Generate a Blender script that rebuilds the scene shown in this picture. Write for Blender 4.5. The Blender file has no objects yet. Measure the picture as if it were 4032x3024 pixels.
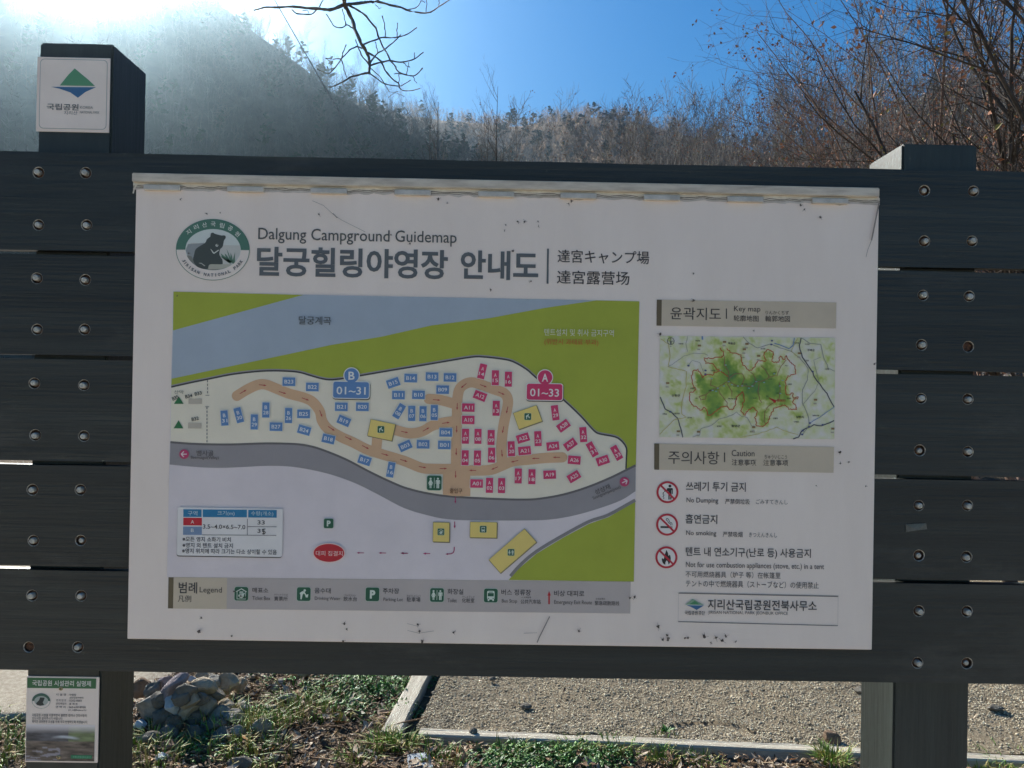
import bpy, bmesh, math, random
import numpy as np
from mathutils import Vector, noise as mn

SC = bpy.context.scene
COL = SC.collection
R = math.radians

# ------------------------------------------------------------------ camera
CAMH = 1.50                                     # eye height over the ground
PITCH, ROLL, YAW = 0.003965, -0.017761, -0.009277
CAM = np.array([-0.002143, -1.653880, CAMH])
ZC = CAMH - 0.056624                            # height of the panel's middle
PW, PH = 1.6, 0.993031                          # printed panel, metres


def rotm(ax, a):
    c, s = math.cos(a), math.sin(a)
    m = np.eye(3)
    i, j = [(1, 2), (2, 0), (0, 1)][ax]
    m[i, i] = c; m[j, j] = c; m[i, j] = -s; m[j, i] = s
    return m


B = rotm(2, YAW) @ rotm(0, PITCH) @ rotm(1, ROLL)
FPX, CX, CY = 1661 * 4032 / 2212, 2016., 1512.
cam_d = bpy.data.cameras.new('camera')
cam = bpy.data.objects.new('camera', cam_d); COL.objects.link(cam)
cam_d.sensor_fit = 'HORIZONTAL'; cam_d.sensor_width = 36
cam_d.lens = 36 * FPX / 4032
cam_d.clip_start = 0.05; cam_d.clip_end = 5000
from mathutils import Matrix
mw = Matrix.Identity(4)
for i in range(3):
    mw[i][0] = B[i, 0]; mw[i][1] = B[i, 2]; mw[i][2] = -B[i, 1]; mw[i][3] = CAM[i]
cam.matrix_world = mw
SC.camera = cam


def rays(P):                                    # photo pixels (4032 wide) -> world directions
    P = np.asarray(P, float).reshape(-1, 2)
    d = np.stack([(P[:, 0] - CX) / FPX, np.ones(len(P)), -(P[:, 1] - CY) / FPX], 1)
    return d @ B.T


def on_y(P, Y):                                 # onto the upright plane y = Y
    d = rays(P); t = (Y - CAM[1]) / d[:, 1]
    return CAM + d * t[:, None]


def on_z(P, z=0.0):                             # onto the level plane z
    d = rays(P); t = (z - CAM[2]) / d[:, 2]
    return CAM + d * t[:, None]


def at_dist(P, D):                              # at horizontal distance D
    d = rays(P); t = D / np.hypot(d[:, 0], d[:, 1])
    return CAM + d * t[:, None]


def fr(ox, oy, s):                              # measured crop of the photo -> photo pixels
    def f(P):
        P = np.asarray(P, float).reshape(-1, 2)
        return np.stack([ox + P[:, 0] / s, oy + P[:, 1] / s], 1)
    f.s = s
    return f


OV = fr(0, 0, 2212 / 4032)
C1 = fr(480, 660, 2.011); C2 = fr(1500, 660, 2.011)
C5 = fr(640, 1380, 2.212); C6 = fr(1540, 1380, 2.212)
KH = fr(2500, 1100, 2.3042); CA = fr(2500, 1740, 2.0739)
LG = fr(600, 1900, 2.212); LS = fr(1500, 1900, 2.011)
EM = fr(660, 840, 5.9235); KM = fr(2560, 1300, 2.9105)
PL = fr(90, 2640, 4.3645); RK = fr(480, 2500, 1.5577)
BR = fr(900, 0, 2.37)

# ------------------------------------------------------------------ light
SUN_PX = (120, -285)
sd = rays(OV([SUN_PX]))[0]; sd /= np.linalg.norm(sd)
SUN_EL = math.asin(sd[2]); SUN_AZ = math.atan2(sd[0], sd[1])     # azimuth from +Y towards +X
world = bpy.data.worlds.new('World'); SC.world = world; world.use_nodes = True
wn = world.node_tree.nodes; wl = world.node_tree.links
bg = wn['Background']
sky = wn.new('ShaderNodeTexSky'); sky.sky_type = 'NISHITA'; sky.sun_disc = False
sky.sun_elevation = SUN_EL; sky.sun_rotation = SUN_AZ
sky.altitude = 600; sky.air_density = 1.7; sky.dust_density = 0.0; sky.ozone_density = 10.0
hs = wn.new('ShaderNodeHueSaturation'); hs.inputs['Saturation'].default_value = 1.2
wl.new(sky.outputs[0], hs.inputs['Color']); wl.new(hs.outputs[0], bg.inputs[0]); bg.inputs[1].default_value = 0.053
sun_d = bpy.data.lights.new('sun', 'SUN'); sun_d.energy = 5.0; sun_d.angle = R(0.53); sun_d.color = (1, .95, .86)
sun = bpy.data.objects.new('sun', sun_d); COL.objects.link(sun)
sun.rotation_euler = Vector(sd).to_track_quat('Z', 'Y').to_euler()
sun.location = (-3, 4, 8)
vs = SC.view_settings
vs.view_transform = 'Standard'; vs.look = 'None'; vs.exposure = 1.1; vs.gamma = 1; vs.use_curve_mapping = False
SC.cycles.max_bounces = 6; SC.cycles.transparent_max_bounces = 8
SC.cycles.volume_bounces = 0
SC.cycles.use_denoising = True

# ------------------------------------------------------------------ helpers


def tag(o, label=None, cat=None, group=None, kind=None):
    if label: o['label'] = label
    if cat: o['category'] = cat
    if group: o['group'] = group
    if kind: o['kind'] = kind
    return o


def link(name, data, parent=None):
    o = bpy.data.objects.new(name, data); COL.objects.link(o)
    if parent is not None: o.parent = parent
    return o


def empty(name, loc):
    o = link(name, None); o.location = loc; o.empty_display_size = .1
    return o


def mesh(name, V, Fc, mats, mi=None, smooth=False, uvcol=None):
    me = bpy.data.meshes.new(name)
    V = np.asarray(V, np.float32)
    if isinstance(Fc, np.ndarray):
        n, k = Fc.shape
        me.vertices.add(len(V)); me.vertices.foreach_set('co', V.ravel())
        me.loops.add(n * k); me.loops.foreach_set('vertex_index', Fc.ravel().astype(np.int32))
        me.polygons.add(n); me.polygons.foreach_set('loop_start', np.arange(0, n * k, k, dtype=np.int32))
        try: me.polygons.foreach_set('loop_total', np.full(n, k, np.int32))
        except Exception: pass
        me.update(calc_edges=True)
    else:
        me.from_pydata([tuple(map(float, v)) for v in V], [], Fc)
    for m in (mats if isinstance(mats, (list, tuple)) else [mats]): me.materials.append(m)
    if mi is not None: me.polygons.foreach_set('material_index', np.asarray(mi, np.int32))
    if smooth: me.polygons.foreach_set('use_smooth', np.ones(len(me.polygons), bool))
    if uvcol is not None:
        a = me.color_attributes.new('print', 'FLOAT_COLOR', 'POINT')
        a.data.foreach_set('color', np.c_[uvcol, np.ones(len(uvcol))].astype(np.float32).ravel())
    me.validate(); me.update()
    return me


def bm_obj(name, bm, mats, parent=None, smooth=False):
    me = bpy.data.meshes.new(name); bm.normal_update(); bm.to_mesh(me); bm.free()
    for m in (mats if isinstance(mats, (list, tuple)) else [mats]): me.materials.append(m)
    if smooth: me.polygons.foreach_set('use_smooth', np.ones(len(me.polygons), bool))
    return link(name, me, parent)


def nodes(m):
    m.use_nodes = True
    nt = m.node_tree
    return nt, nt.nodes, nt.links, nt.nodes['Principled BSDF']


def noise_mat(name, c0, c1, scale, rough=.8, bump=0, bscale=None, stretch=(1, 1, 1), detail=6, spec=.3, c2=None, metal=0, coord='Object', lo=.35, hi=.65, bdist=.01):
    m = bpy.data.materials.new(name); nt, N, L, P = nodes(m)
    tc = N.new('ShaderNodeTexCoord'); mp = N.new('ShaderNodeMapping'); mp.inputs['Scale'].default_value = stretch
    L.new(tc.outputs[coord], mp.inputs[0])
    t = N.new('ShaderNodeTexNoise'); t.inputs['Scale'].default_value = scale; t.inputs['Detail'].default_value = detail
    t.inputs['Roughness'].default_value = .62
    L.new(mp.outputs[0], t.inputs[0])
    r = N.new('ShaderNodeValToRGB'); e = r.color_ramp.elements
    e[0].position = lo; e[1].position = hi; e[0].color = (*c0, 1); e[1].color = (*c1, 1)
    if c2 is not None:
        k = r.color_ramp.elements.new((lo + hi) / 2); k.color = (*c2, 1)
    L.new(t.outputs[0], r.inputs[0]); L.new(r.outputs[0], P.inputs['Base Color'])
    P.inputs['Roughness'].default_value = rough; P.inputs['Specular IOR Level'].default_value = spec
    P.inputs['Metallic'].default_value = metal
    if bump:
        t2 = N.new('ShaderNodeTexNoise'); t2.inputs['Scale'].default_value = bscale or scale * 3; t2.inputs['Detail'].default_value = 5
        L.new(mp.outputs[0], t2.inputs[0])
        b = N.new('ShaderNodeBump'); b.inputs['Strength'].default_value = bump; b.inputs['Distance'].default_value = bdist
        L.new(t2.outputs[0], b.inputs['Height']); L.new(b.outputs[0], P.inputs['Normal'])
    return m


_ink = {}


def ink(c, rough=.5):
    k = (tuple(c), rough)
    if k not in _ink:
        c = np.minimum(np.array(c) * (1.03, .985, .89), .85)                # warm tint put into every ink to offset the bluish skylight
        _ink[k] = noise_mat('print_ink', tuple(c * .93), tuple(np.minimum(c * 1.04, .9)), 9, rough, detail=8, lo=.3, hi=.7, spec=.25)
    return _ink[k]


def attr_mat(name, rough=.5):
    m = bpy.data.materials.new(name); nt, N, L, P = nodes(m)
    a = N.new('ShaderNodeAttribute'); a.attribute_name = 'print'
    L.new(a.outputs['Color'], P.inputs['Base Color']); P.inputs['Roughness'].default_value = rough
    return m


# ink colours (albedo)
PAPER = (.79, .715, .70); LAV = (.72, .66, .72); CREAM = (.80, .745, .645); ROADG = (.31, .295, .325); ROADE = (.15, .14, .15)
PATH = (.66, .43, .28); GRN = (.37, .43, .06); RIV = (.38, .45, .56); BLU = (.12, .25, .52); RED = (.62, .05, .155)
YEL = (.80, .63, .21); ICG = (.03, .12, .075); TXT = (.065, .06, .066); SLATE = (.12, .135, .155); WHT = (.80, .80, .80)
BEI = (.58, .50, .41); LEGG = (.49, .44, .445); BARB = (.145, .115, .075); CRIM = (.55, .03, .05); ARW = (.45, .06, .07); PNK = (.42, .03, .14)
TBL = (.03, .21, .42); EMG = (.085, .2, .16)

# ---- flat print: polygons measured in photo pixels laid on the panel
_tc = {}


def glyphs(s, bold=0.0):
    k = (s, bold)
    if k not in _tc:
        c = bpy.data.curves.new('lettering', 'FONT'); c.body = s; c.offset = bold; c.resolution_u = 3
        o = link('lettering', c)
        dg = bpy.context.evaluated_depsgraph_get()
        me = bpy.data.meshes.new_from_object(o.evaluated_get(dg))
        V = np.zeros(len(me.vertices) * 3, np.float32); me.vertices.foreach_get('co', V); V = V.reshape(-1, 3)[:, :2].astype(float)
        Fc = [tuple(p.vertices) for p in me.polygons]
        bpy.data.objects.remove(o); bpy.data.curves.remove(c); bpy.data.meshes.remove(me)
        _tc[k] = (V, Fc)
    return _tc[k]


class Print:
    """layers of flat ink on one plane; y is the distance of the lowest layer from plane Y0 towards the viewer"""

    def __init__(self, base, Y0=0.0, step=3e-5):
        self.V = []; self.F = []; self.M = []; self.mats = []; self.n = 0; self.base = base; self.Y0 = Y0; self.step = step

    def _mi(self, c):
        m = c if isinstance(c, bpy.types.Material) else ink(c)
        if m not in self.mats: self.mats.append(m)
        return self.mats.index(m)

    def raw(self, XYZ, faces, c, same=False):
        if not same: self.n += 1
        off = self.Y0 - self.base - self.n * self.step
        o = len(self.V)
        for v in XYZ: self.V.append((v[0], off, v[2]))
        mi = self._mi(c)
        for f in faces:
            self.F.append(tuple(o + i for i in f)); self.M.append(mi)

    def poly(self, f, P, c, same=False):
        W = on_y(f(P), self.Y0); self.raw(W, [tuple(range(len(W)))], c, same)

    def rect(self, f, x0, y0, x1, y1, c, rot=0, rad=0, same=False):
        cx, cy, w, h = (x0 + x1) / 2, (y0 + y1) / 2, x1 - x0, y1 - y0
        self.box(f, cx, cy, w, h, c, rot, rad, same)

    def box(self, f, cx, cy, w, h, c, rot=0, rad=0, same=False):
        if rad:
            P = []
            for qx, qy, a0 in ((1, 1, 0), (-1, 1, 90), (-1, -1, 180), (1, -1, 270)):
                for k in range(5):
                    a = R(a0 + k * 22.5)
                    P.append((qx * (w / 2 - rad) + rad * math.cos(a), qy * (h / 2 - rad) + rad * math.sin(a)))
        else:
            P = [(-w / 2, -h / 2), (w / 2, -h / 2), (w / 2, h / 2), (-w / 2, h / 2)]
        self.local(f, cx, cy, P, [tuple(range(len(P)))], c, rot, same)

    def ell(self, f, cx, cy, rx, ry, c, n=48, same=False):
        P = [(rx * math.cos(2 * math.pi * i / n), ry * math.sin(2 * math.pi * i / n)) for i in range(n)]
        self.local(f, cx, cy, P, [tuple(range(n))], c, 0, same)

    def ring(self, f, cx, cy, r0, r1, c, n=48):
        P = []
        for r in (r0, r1): P += [(r * math.cos(2 * math.pi * i / n), r * math.sin(2 * math.pi * i / n)) for i in range(n)]
        self.local(f, cx, cy, P, [(i, (i + 1) % n, n + (i + 1) % n, n + i) for i in range(n)], c)

    def local(self, f, cx, cy, P, faces, c, rot=0, same=False):
        """P in crop pixels round (cx,cy), x right / y down, squared up with the panel's own axes"""
        ctr = on_y(f([(cx, cy)]), self.Y0)[0]
        s = (self.Y0 - CAM[1]) / FPX / f.s
        a = R(rot); P = np.asarray(P, float)
        x = P[:, 0] * math.cos(a) - P[:, 1] * math.sin(a); y = P[:, 0] * math.sin(a) + P[:, 1] * math.cos(a)
        W = np.stack([ctr[0] + x * s, np.zeros(len(P)), ctr[2] - y * s], 1)
        self.raw(W, faces, c, same)

    def text(self, f, s, x0, x1, ym, h, c=TXT, bold=0.0, rot=0, same=True):
        V, Fc = glyphs(s, bold)
        lo, hi = V.min(0), V.max(0)
        w = x1 - x0
        P = (V - (lo + hi) / 2) / (hi - lo) * np.array([w, h]); P[:, 1] *= -1
        self.n += 1
        self.local(f, (x0 + x1) / 2, ym, P, Fc, c, rot, same)

    def stroke(self, f, P, w, c, same=False, cap=False, closed=False):
        P = np.asarray(P, float)
        if cap:
            for q in (P[0], P[-1]): self.ell(f, q[0], q[1], w / 2, w / 2, c, 20)
        L, Rr = [], []
        n = len(P)
        for i in range(n):
            if closed: a, b = P[i - 1], P[(i + 1) % n]
            else: a, b = P[max(i - 1, 0)], P[min(i + 1, n - 1)]
            t = b - a; t /= np.linalg.norm(t) + 1e-9
            nn = np.array([-t[1], t[0]])
            L.append(P[i] + nn * w / 2); Rr.append(P[i] - nn * w / 2)
        W = on_y(f(np.array(L + Rr)), self.Y0)
        fs = [(i, (i + 1) % n, n + (i + 1) % n, n + i) for i in range(n if closed else n - 1)]
        self.raw(W, fs, c, same)

    def arrow(self, f, a, b, c, w=5, hd=14, same=True):
        a = np.array(a, float); b = np.array(b, float); t = (b - a) / np.linalg.norm(b - a); nn = np.array([-t[1], t[0]])
        m = b - t * hd * 1.4
        self.poly(f, [a + nn * w / 2, m + nn * w / 2, m + nn * hd / 2, b, m - nn * hd / 2, m - nn * w / 2, a - nn * w / 2], c, same)

    def build(self, name, parent, origin):
        V = np.array(self.V) - np.asarray(origin)
        return link(name, mesh(name, V, self.F, self.mats, self.M), parent)


def curve_pts(P, n=6):                          # smooth a measured line (Catmull-Rom)
    P = np.asarray(P, float); out = []
    Q = np.vstack([2 * P[0] - P[1], P, 2 * P[-1] - P[-2]])
    for i in range(1, len(Q) - 2):
        for k in range(n):
            t = k / n
            out.append(.5 * ((2 * Q[i]) + (-Q[i - 1] + Q[i + 1]) * t + (2 * Q[i - 1] - 5 * Q[i] + 4 * Q[i + 1] - Q[i + 2]) * t * t + (-Q[i - 1] + 3 * Q[i] - 3 * Q[i + 1] + Q[i + 2]) * t ** 3))
    out.append(P[-1])
    return np.array(out)


def tubes(polys):
    """list of (points, radii, sides) -> verts, quad faces"""
    Vs, Fs, o = [], [], 0
    for pts, rad, sides in polys:
        pts = np.asarray(pts, float); rad = np.asarray(rad, float); n = len(pts)
        t = np.gradient(pts, axis=0); t /= np.linalg.norm(t, axis=1)[:, None] + 1e-12
        ref = np.array([.31, .87, .38]) if abs(t[0] @ np.array([.31, .87, .38])) < .9 else np.array([1., 0, 0])
        u = np.cross(t, ref); u /= np.linalg.norm(u, axis=1)[:, None] + 1e-12
        v = np.cross(t, u)
        a = np.arange(sides) * 2 * math.pi / sides
        ring = pts[:, None, :] + rad[:, None, None] * (u[:, None, :] * np.cos(a)[None, :, None] + v[:, None, :] * np.sin(a)[None, :, None])
        Vs.append(ring.reshape(-1, 3))
        i = np.arange(n - 1)[:, None] * sides; j = np.arange(sides)[None, :]; k = (j + 1) % sides
        q = np.stack([i + j, i + k, i + sides + k, i + sides + j], -1).reshape(-1, 4) + o
        Fs.append(q); o += n * sides
    return np.vstack(Vs), np.vstack(Fs)

# ------------------------------------------------------------------ ground, pads, hills
rg = np.random.default_rng(7)


def fbm(x, y, s=1.0, o=4, z=0.0):
    return mn.fractal(Vector((x * s, y * s, z)), 1.0, 2.0, o)


gA, gB = on_z(OV([(893, 1592), (1850, 1634)]))          # front edging, outer side
lA, lB = on_z(OV([(866, 1592), (931, 1462)]))           # left edging
du = (gB - gA) / np.linalg.norm(gB - gA); dv = (lB - lA) / np.linalg.norm(lB - lA)


def pad_uv(x, y):                                       # position inside the gravel pitch
    m = np.array([[du[0], dv[0]], [du[1], dv[1]]])
    return np.linalg.solve(m, np.array([x, y]) - gA[:2])


def ghill(x, y):                                        # gentle relief of the bare ground
    u, v = pad_uv(x, y)
    r = math.hypot(x, y)
    h = .035 * fbm(x, y, 1.3) * .5 + .012 * fbm(x, y, 6, 3, 4.)
    if u > -.05 and v > -.05: h = -.03
    elif u > -.3 and v > -.25: h *= .4; h -= .01
    if r > 25: h += -.3 + 1.2 * fbm(x, y, .02)
    return h


def axis(lo, hi, st, far):
    a = list(np.arange(lo, hi, st)); d = st
    up, q = [], hi
    while q < far: up.append(q); d *= 1.35; q += d
    up.append(far); d = st; dn, q = [], lo
    while q > -far: d *= 1.35; q -= d; dn.append(q)
    return np.array(dn[::-1] + a + up)


m_soil = noise_mat('soil_and_litter', (.05, .035, .022), (.2, .145, .09), 14, .95, .8, 60, lo=.3, hi=.72, bdist=.02, spec=.1)
xs = axis(-3.2, 3.2, .045, 1500); ys = axis(.7, 4.2, .045, 1500)
V = np.array([(x, y, ghill(x, y)) for y in ys for x in xs]); nx, ny = len(xs), len(ys)
i = np.arange(ny - 1)[:, None] * nx + np.arange(nx - 1)[None, :]
tag(link('ground', mesh('ground', V, np.stack([i, i + 1, i + nx + 1, i + nx], -1).reshape(-1, 4), m_soil, smooth=True)), kind='structure')

m_grav = noise_mat('gravel_sand', (.15, .12, .08), (.36, .295, .205), 90, .95, .9, 260, lo=.32, hi=.68, bdist=.006, spec=.1)
U = np.concatenate([np.arange(0, 3.6, .05), np.linspace(3.65, 9, 20)]); W = np.concatenate([np.arange(.06, 1.6, .04), np.linspace(1.65, 9, 30)])


def padz(u, v):
    z = .006 + .012 * fbm(u, v, 2.2, 4, 9.) + .006 * fbm(u, v, 11, 3, 2.)
    # a scuffed arc where a heel turned
    r = math.hypot(u - 1.28, (v - .13) * 1.4)
    if .13 < r < .2 and v > .13: z -= .016
    return z


def sheet(name, U, W, o, zf, m):
    V = []
    for w in W:
        for u in U:
            p = o[:2] + du[:2] * u + dv[:2] * w; V.append((p[0], p[1], zf(u, w)))
    nx, ny = len(U), len(W); i = np.arange(ny - 1)[:, None] * nx + np.arange(nx - 1)[None, :]
    F = np.stack([i, i + 1, i + nx + 1, i + nx], -1).reshape(-1, 4)
    return tag(link(name, mesh(name, V, F, m, smooth=True)), kind='structure')


sheet('gravel_pitch', U, W, gA, padz, m_grav)
pP = on_z(OV([(58, 1560), (-700, 1600)]))               # pale sandy path far left
m_sand = noise_mat('path_sand', (.3, .25, .185), (.52, .45, .35), 40, .95, .6, 160, lo=.3, hi=.7, spec=.1)
V = []; nx, ny = 60, 40
for b in range(ny):
    for a in range(nx):
        x = pP[0][0] + .45 - a * .12; y = pP[0][1] + .06 * math.sin(a * .6) + .05 * fbm(a * .3, 1) + (b / (ny - 1)) ** 1.6 * 7
        V.append((x, y, .022 + .006 * fbm(x, y, 3) - (.05 if b == 0 or a == 0 else 0)))
i = np.arange(ny - 1)[:, None] * nx + np.arange(nx - 1)[None, :]
tag(link('sandy_path', mesh('sandy_path', V, np.stack([i, i + nx, i + nx + 1, i + 1], -1).reshape(-1, 4), m_sand, smooth=True)), kind='structure')


m_bounce = noise_mat('bounce_sand', (.50, .41, .30), (.68, .57, .43), 6, .95, .4, 120, lo=.3, hi=.7, spec=.1)  # unseen pale ground, added to bounce warm light onto the panel
V = [(-14 + a * .5, .55 - b * .5 + .1 * math.sin(a) * (b == 0), .03 + .006 * fbm(a * .5, b * .5, 2) - (.07 if b == 0 else 0)) for b in range(44) for a in range(57)]
i = np.arange(43)[:, None] * 57 + np.arange(56)[None, :]
tag(link('bounce_ground', mesh('bounce_ground', V, np.stack([i, i + 57, i + 58, i + 1], -1).reshape(-1, 4), m_bounce, smooth=True)), kind='structure')


# ---- hills: a ridge line (photo pixel, distance) with a foot in front and a back slope
def hill(name, ridge, foot, rough, m, n=90, rows=26):
    px = np.array([r[:2] for r in ridge], float); dist = np.array([r[2] for r in ridge], float)
    s = np.linspace(0, len(px) - 1, n); k = np.arange(len(px))
    P = at_dist(OV(np.c_[np.interp(s, k, px[:, 0]), np.interp(s, k, px[:, 1])]), 1.0)
    D = np.interp(s, k, dist)
    dirs = P - CAM
    top = CAM + dirs * D[:, None]; ft = CAM + dirs * (D * foot)[:, None]; ft[:, 2] = -1
    V = []
    for j in range(rows + 8):
        if j < rows:
            t = j / (rows - 1); e = t ** 1.25
            for a in range(n):
                p = ft[a] * (1 - t) + top[a] * t; p = p.copy(); p[2] = -1 + (top[a][2] + 1) * e
                w = math.sin(math.pi * t); p[2] += rough * w * fbm(p[0] * .02, p[1] * .02, 1, 5) + .12 * rough * fbm(p[0] * .09, p[1] * .09, 1, 3, 5)
                V.append(p)
        else:
            t = (j - rows + 1) / 8
            for a in range(n):
                p = CAM + dirs[a] * D[a] * (1 + .9 * t); p[2] = top[a][2] * (1 - t) - 2 * t; V.append(p)
    V = np.array(V); i = np.arange(rows + 7)[:, None] * n + np.arange(n - 1)[None, :]
    F = np.stack([i, i + 1, i + n + 1, i + n], -1).reshape(-1, 4)
    o = tag(link(name, mesh(name, V, F, m, smooth=True)), kind='structure')
    return V[:rows * n].reshape(rows, n, 3)


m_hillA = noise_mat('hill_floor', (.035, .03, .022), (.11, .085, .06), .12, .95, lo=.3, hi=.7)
m_hillB = noise_mat('hill_floor_far', (.13, .1, .075), (.28, .21, .15), .06, .95, lo=.3, hi=.7)  # floor colour brightened to carry sunlight on the middle hill
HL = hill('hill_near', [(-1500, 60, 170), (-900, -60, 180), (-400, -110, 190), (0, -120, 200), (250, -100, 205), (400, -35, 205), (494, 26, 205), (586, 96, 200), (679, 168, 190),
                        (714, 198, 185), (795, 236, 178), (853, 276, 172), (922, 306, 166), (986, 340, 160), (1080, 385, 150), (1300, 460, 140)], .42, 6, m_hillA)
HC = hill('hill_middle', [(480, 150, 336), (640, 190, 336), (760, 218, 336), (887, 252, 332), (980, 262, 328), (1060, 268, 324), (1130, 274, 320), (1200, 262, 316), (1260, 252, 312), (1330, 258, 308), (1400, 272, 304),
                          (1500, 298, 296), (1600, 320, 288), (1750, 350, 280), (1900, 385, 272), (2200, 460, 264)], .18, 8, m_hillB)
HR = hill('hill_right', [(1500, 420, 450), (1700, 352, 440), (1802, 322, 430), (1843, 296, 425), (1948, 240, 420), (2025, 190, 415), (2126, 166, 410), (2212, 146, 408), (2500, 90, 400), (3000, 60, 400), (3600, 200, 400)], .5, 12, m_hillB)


# ---- far woods that read as one mass
def sheer(m, f):
    """a spray of fine twigs lets part of the light through"""
    nt, N, L, P_ = nodes(m); t = N.new('ShaderNodeBsdfTranslucent'); x = N.new('ShaderNodeMixShader'); x.inputs[0].default_value = f
    L.new(P_.inputs['Base Color'].links[0].from_socket, t.inputs[0]); L.new(P_.outputs[0], x.inputs[1]); L.new(t.outputs[0], x.inputs[2]); L.new(x.outputs[0], N['Material Output'].inputs[0])
    return m


def sliver_wood(name, H, count, hgt, wid, nsl, mats, seed, label, cat, tmin=.15, ev=.0, hx=None):
    """leafless far wood: every tree a thin stem and a spray of tapering limbs"""
    g = np.random.default_rng(seed); rows, n, _ = H.shape
    V, F, M = [], [], []; o = 0
    for c in range(count):
        t = tmin + (1 - tmin) * g.random() ** .75; a = g.random() * (n - 1)
        if hx: a = hx[0] + (hx[1] - hx[0]) * g.random()
        r0 = int(t * (rows - 1)); r0 = min(r0, rows - 2); a0 = min(int(a), n - 2)
        ft, fa = t * (rows - 1) - r0, a - a0
        p = (H[r0, a0] * (1 - ft) + H[r0 + 1, a0] * ft) * (1 - fa) + (H[r0, a0 + 1] * (1 - ft) + H[r0 + 1, a0 + 1] * ft) * fa
        h = hgt * (.6 + .7 * g.random()); pine = g.random() < ev
        mi = 2 if pine else (0 if g.random() < .6 else 1)
        k = nsl if not pine else nsl + 14
        lean = g.normal(0, .14, 2)
        # stem
        w = wid * .45
        V += [p + (-w, 0, -.5), p + (w * .5, w * .8, -.5), p + (w * .5, -w * .8, -.5), p + (lean[0] * h, lean[1] * h, h)]
        F += [(o, o + 1, o + 3), (o + 1, o + 2, o + 3), (o + 2, o, o + 3)]; M += [mi] * 3; o += 4
        for q in range(k):
            az = g.random() * 6.283
            if pine:
                z0 = h * (.3 + .62 * g.random()); L = h * .3 * (1.25 - z0 / h) * (.6 + .6 * g.random())
                d = np.array([math.cos(az), math.sin(az), .1 + .6 * g.random()]); ww = wid * 5
            else:
                z0 = h * (.2 + .6 * g.random()); L = h * (.16 + .3 * g.random()) * (1.15 - z0 / h * .6)
                el = .15 + 1.0 * g.random(); d = np.array([math.cos(az) * math.cos(el), math.sin(az) * math.cos(el), math.sin(el)]); ww = wid * (.7 + 1.1 * g.random())
            b = p + (lean[0] * z0, lean[1] * z0, z0); e = b + d * L
            sdv = np.array([-math.sin(az + q), math.cos(az + q), g.normal(0, .5)]) * ww
            if pine:
                mid = b + d * L * .6
                V += [b, mid + sdv, e, mid - sdv]; F += [(o, o + 1, o + 2, o + 3)]; M += [mi]; o += 4
            else:
                V += [b + sdv * .5, b - sdv * .5, e]; F += [(o, o + 1, o + 2)]; M += [mi]; o += 3
    return tag(link(name, mesh(name, V, F, mats, M)), label, cat, kind='stuff')


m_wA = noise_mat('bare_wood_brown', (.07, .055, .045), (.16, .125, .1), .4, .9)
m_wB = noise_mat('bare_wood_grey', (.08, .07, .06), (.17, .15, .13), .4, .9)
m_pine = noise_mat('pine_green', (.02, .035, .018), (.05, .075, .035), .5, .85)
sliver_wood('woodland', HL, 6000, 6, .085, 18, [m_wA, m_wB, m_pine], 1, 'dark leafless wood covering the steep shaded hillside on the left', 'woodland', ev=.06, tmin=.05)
m_wC = noise_mat('bare_wood_brown_lit', (.25, .18, .13), (.42, .315, .23), .4, .9)  # middle hill's sunlight put into the wood: brightened brown and grey
m_wD = noise_mat('bare_wood_grey_lit', (.21, .17, .14), (.38, .32, .26), .4, .9)
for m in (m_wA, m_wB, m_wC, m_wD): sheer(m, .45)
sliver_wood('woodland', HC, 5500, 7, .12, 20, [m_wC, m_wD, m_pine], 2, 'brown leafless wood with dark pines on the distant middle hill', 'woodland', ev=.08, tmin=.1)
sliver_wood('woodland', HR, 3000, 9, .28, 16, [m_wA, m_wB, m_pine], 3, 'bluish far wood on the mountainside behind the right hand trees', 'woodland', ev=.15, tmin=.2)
# ------------------------------------------------------------------ the wooden board frame


def wood_paint(name, c0, c1, stretch):
    return noise_mat(name, c0, c1, 9, .5, .4, 55, stretch=stretch, lo=.3, hi=.75, spec=.45, bdist=.004)


m_planks = []
for k, q in enumerate((1.0, .86, 1.12, .92, 1.06)):
    m = wood_paint('dark_stained_plank', (.0085 * q, .0115 * q, .0105 * q), (.028 * q, .033 * q, .0295 * q), (.1, 1, 2.2 + .3 * k))
    mp = [n_ for n_ in m.node_tree.nodes if n_.type == 'MAPPING'][0]; mp.inputs['Location'].default_value = (k * 1.7, 0, k * 3.1)
    # weathered scuffs and dust where the stain has worn
    nt, N, L, P_ = nodes(m); t = N.new('ShaderNodeTexNoise'); t.inputs['Scale'].default_value = 2.2; t.inputs['Detail'].default_value = 9; t.inputs['Roughness'].default_value = .72
    mp2 = N.new('ShaderNodeMapping'); mp2.inputs['Scale'].default_value = (.8, 1, 2.2); mp2.inputs['Location'].default_value = (k * 5.3, 0, k)
    L.new(N['Texture Coordinate'].outputs['Object'], mp2.inputs[0]); L.new(mp2.outputs[0], t.inputs[0])
    rr = N.new('ShaderNodeValToRGB'); rr.color_ramp.elements[0].position = .54; rr.color_ramp.elements[1].position = .78; L.new(t.outputs[0], rr.inputs[0])
    mx = N.new('ShaderNodeMixRGB'); mx.inputs[2].default_value = (.062, .062, .054, 1); L.new(rr.outputs[0], mx.inputs[0])
    L.new(P_.inputs['Base Color'].links[0].from_socket, mx.inputs[1]); L.new(mx.outputs[0], P_.inputs['Base Color'])
    m_planks.append(m)
m_post = wood_paint('dark_stained_post', (.015, .020, .018), (.034, .043, .038), (1.6, 1.6, .12))
m_bolt = noise_mat('galvanised_bolt', (.30, .29, .25), (.55, .54, .48), 220, .5, .3, 300, spec=.5, metal=.25)
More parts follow.
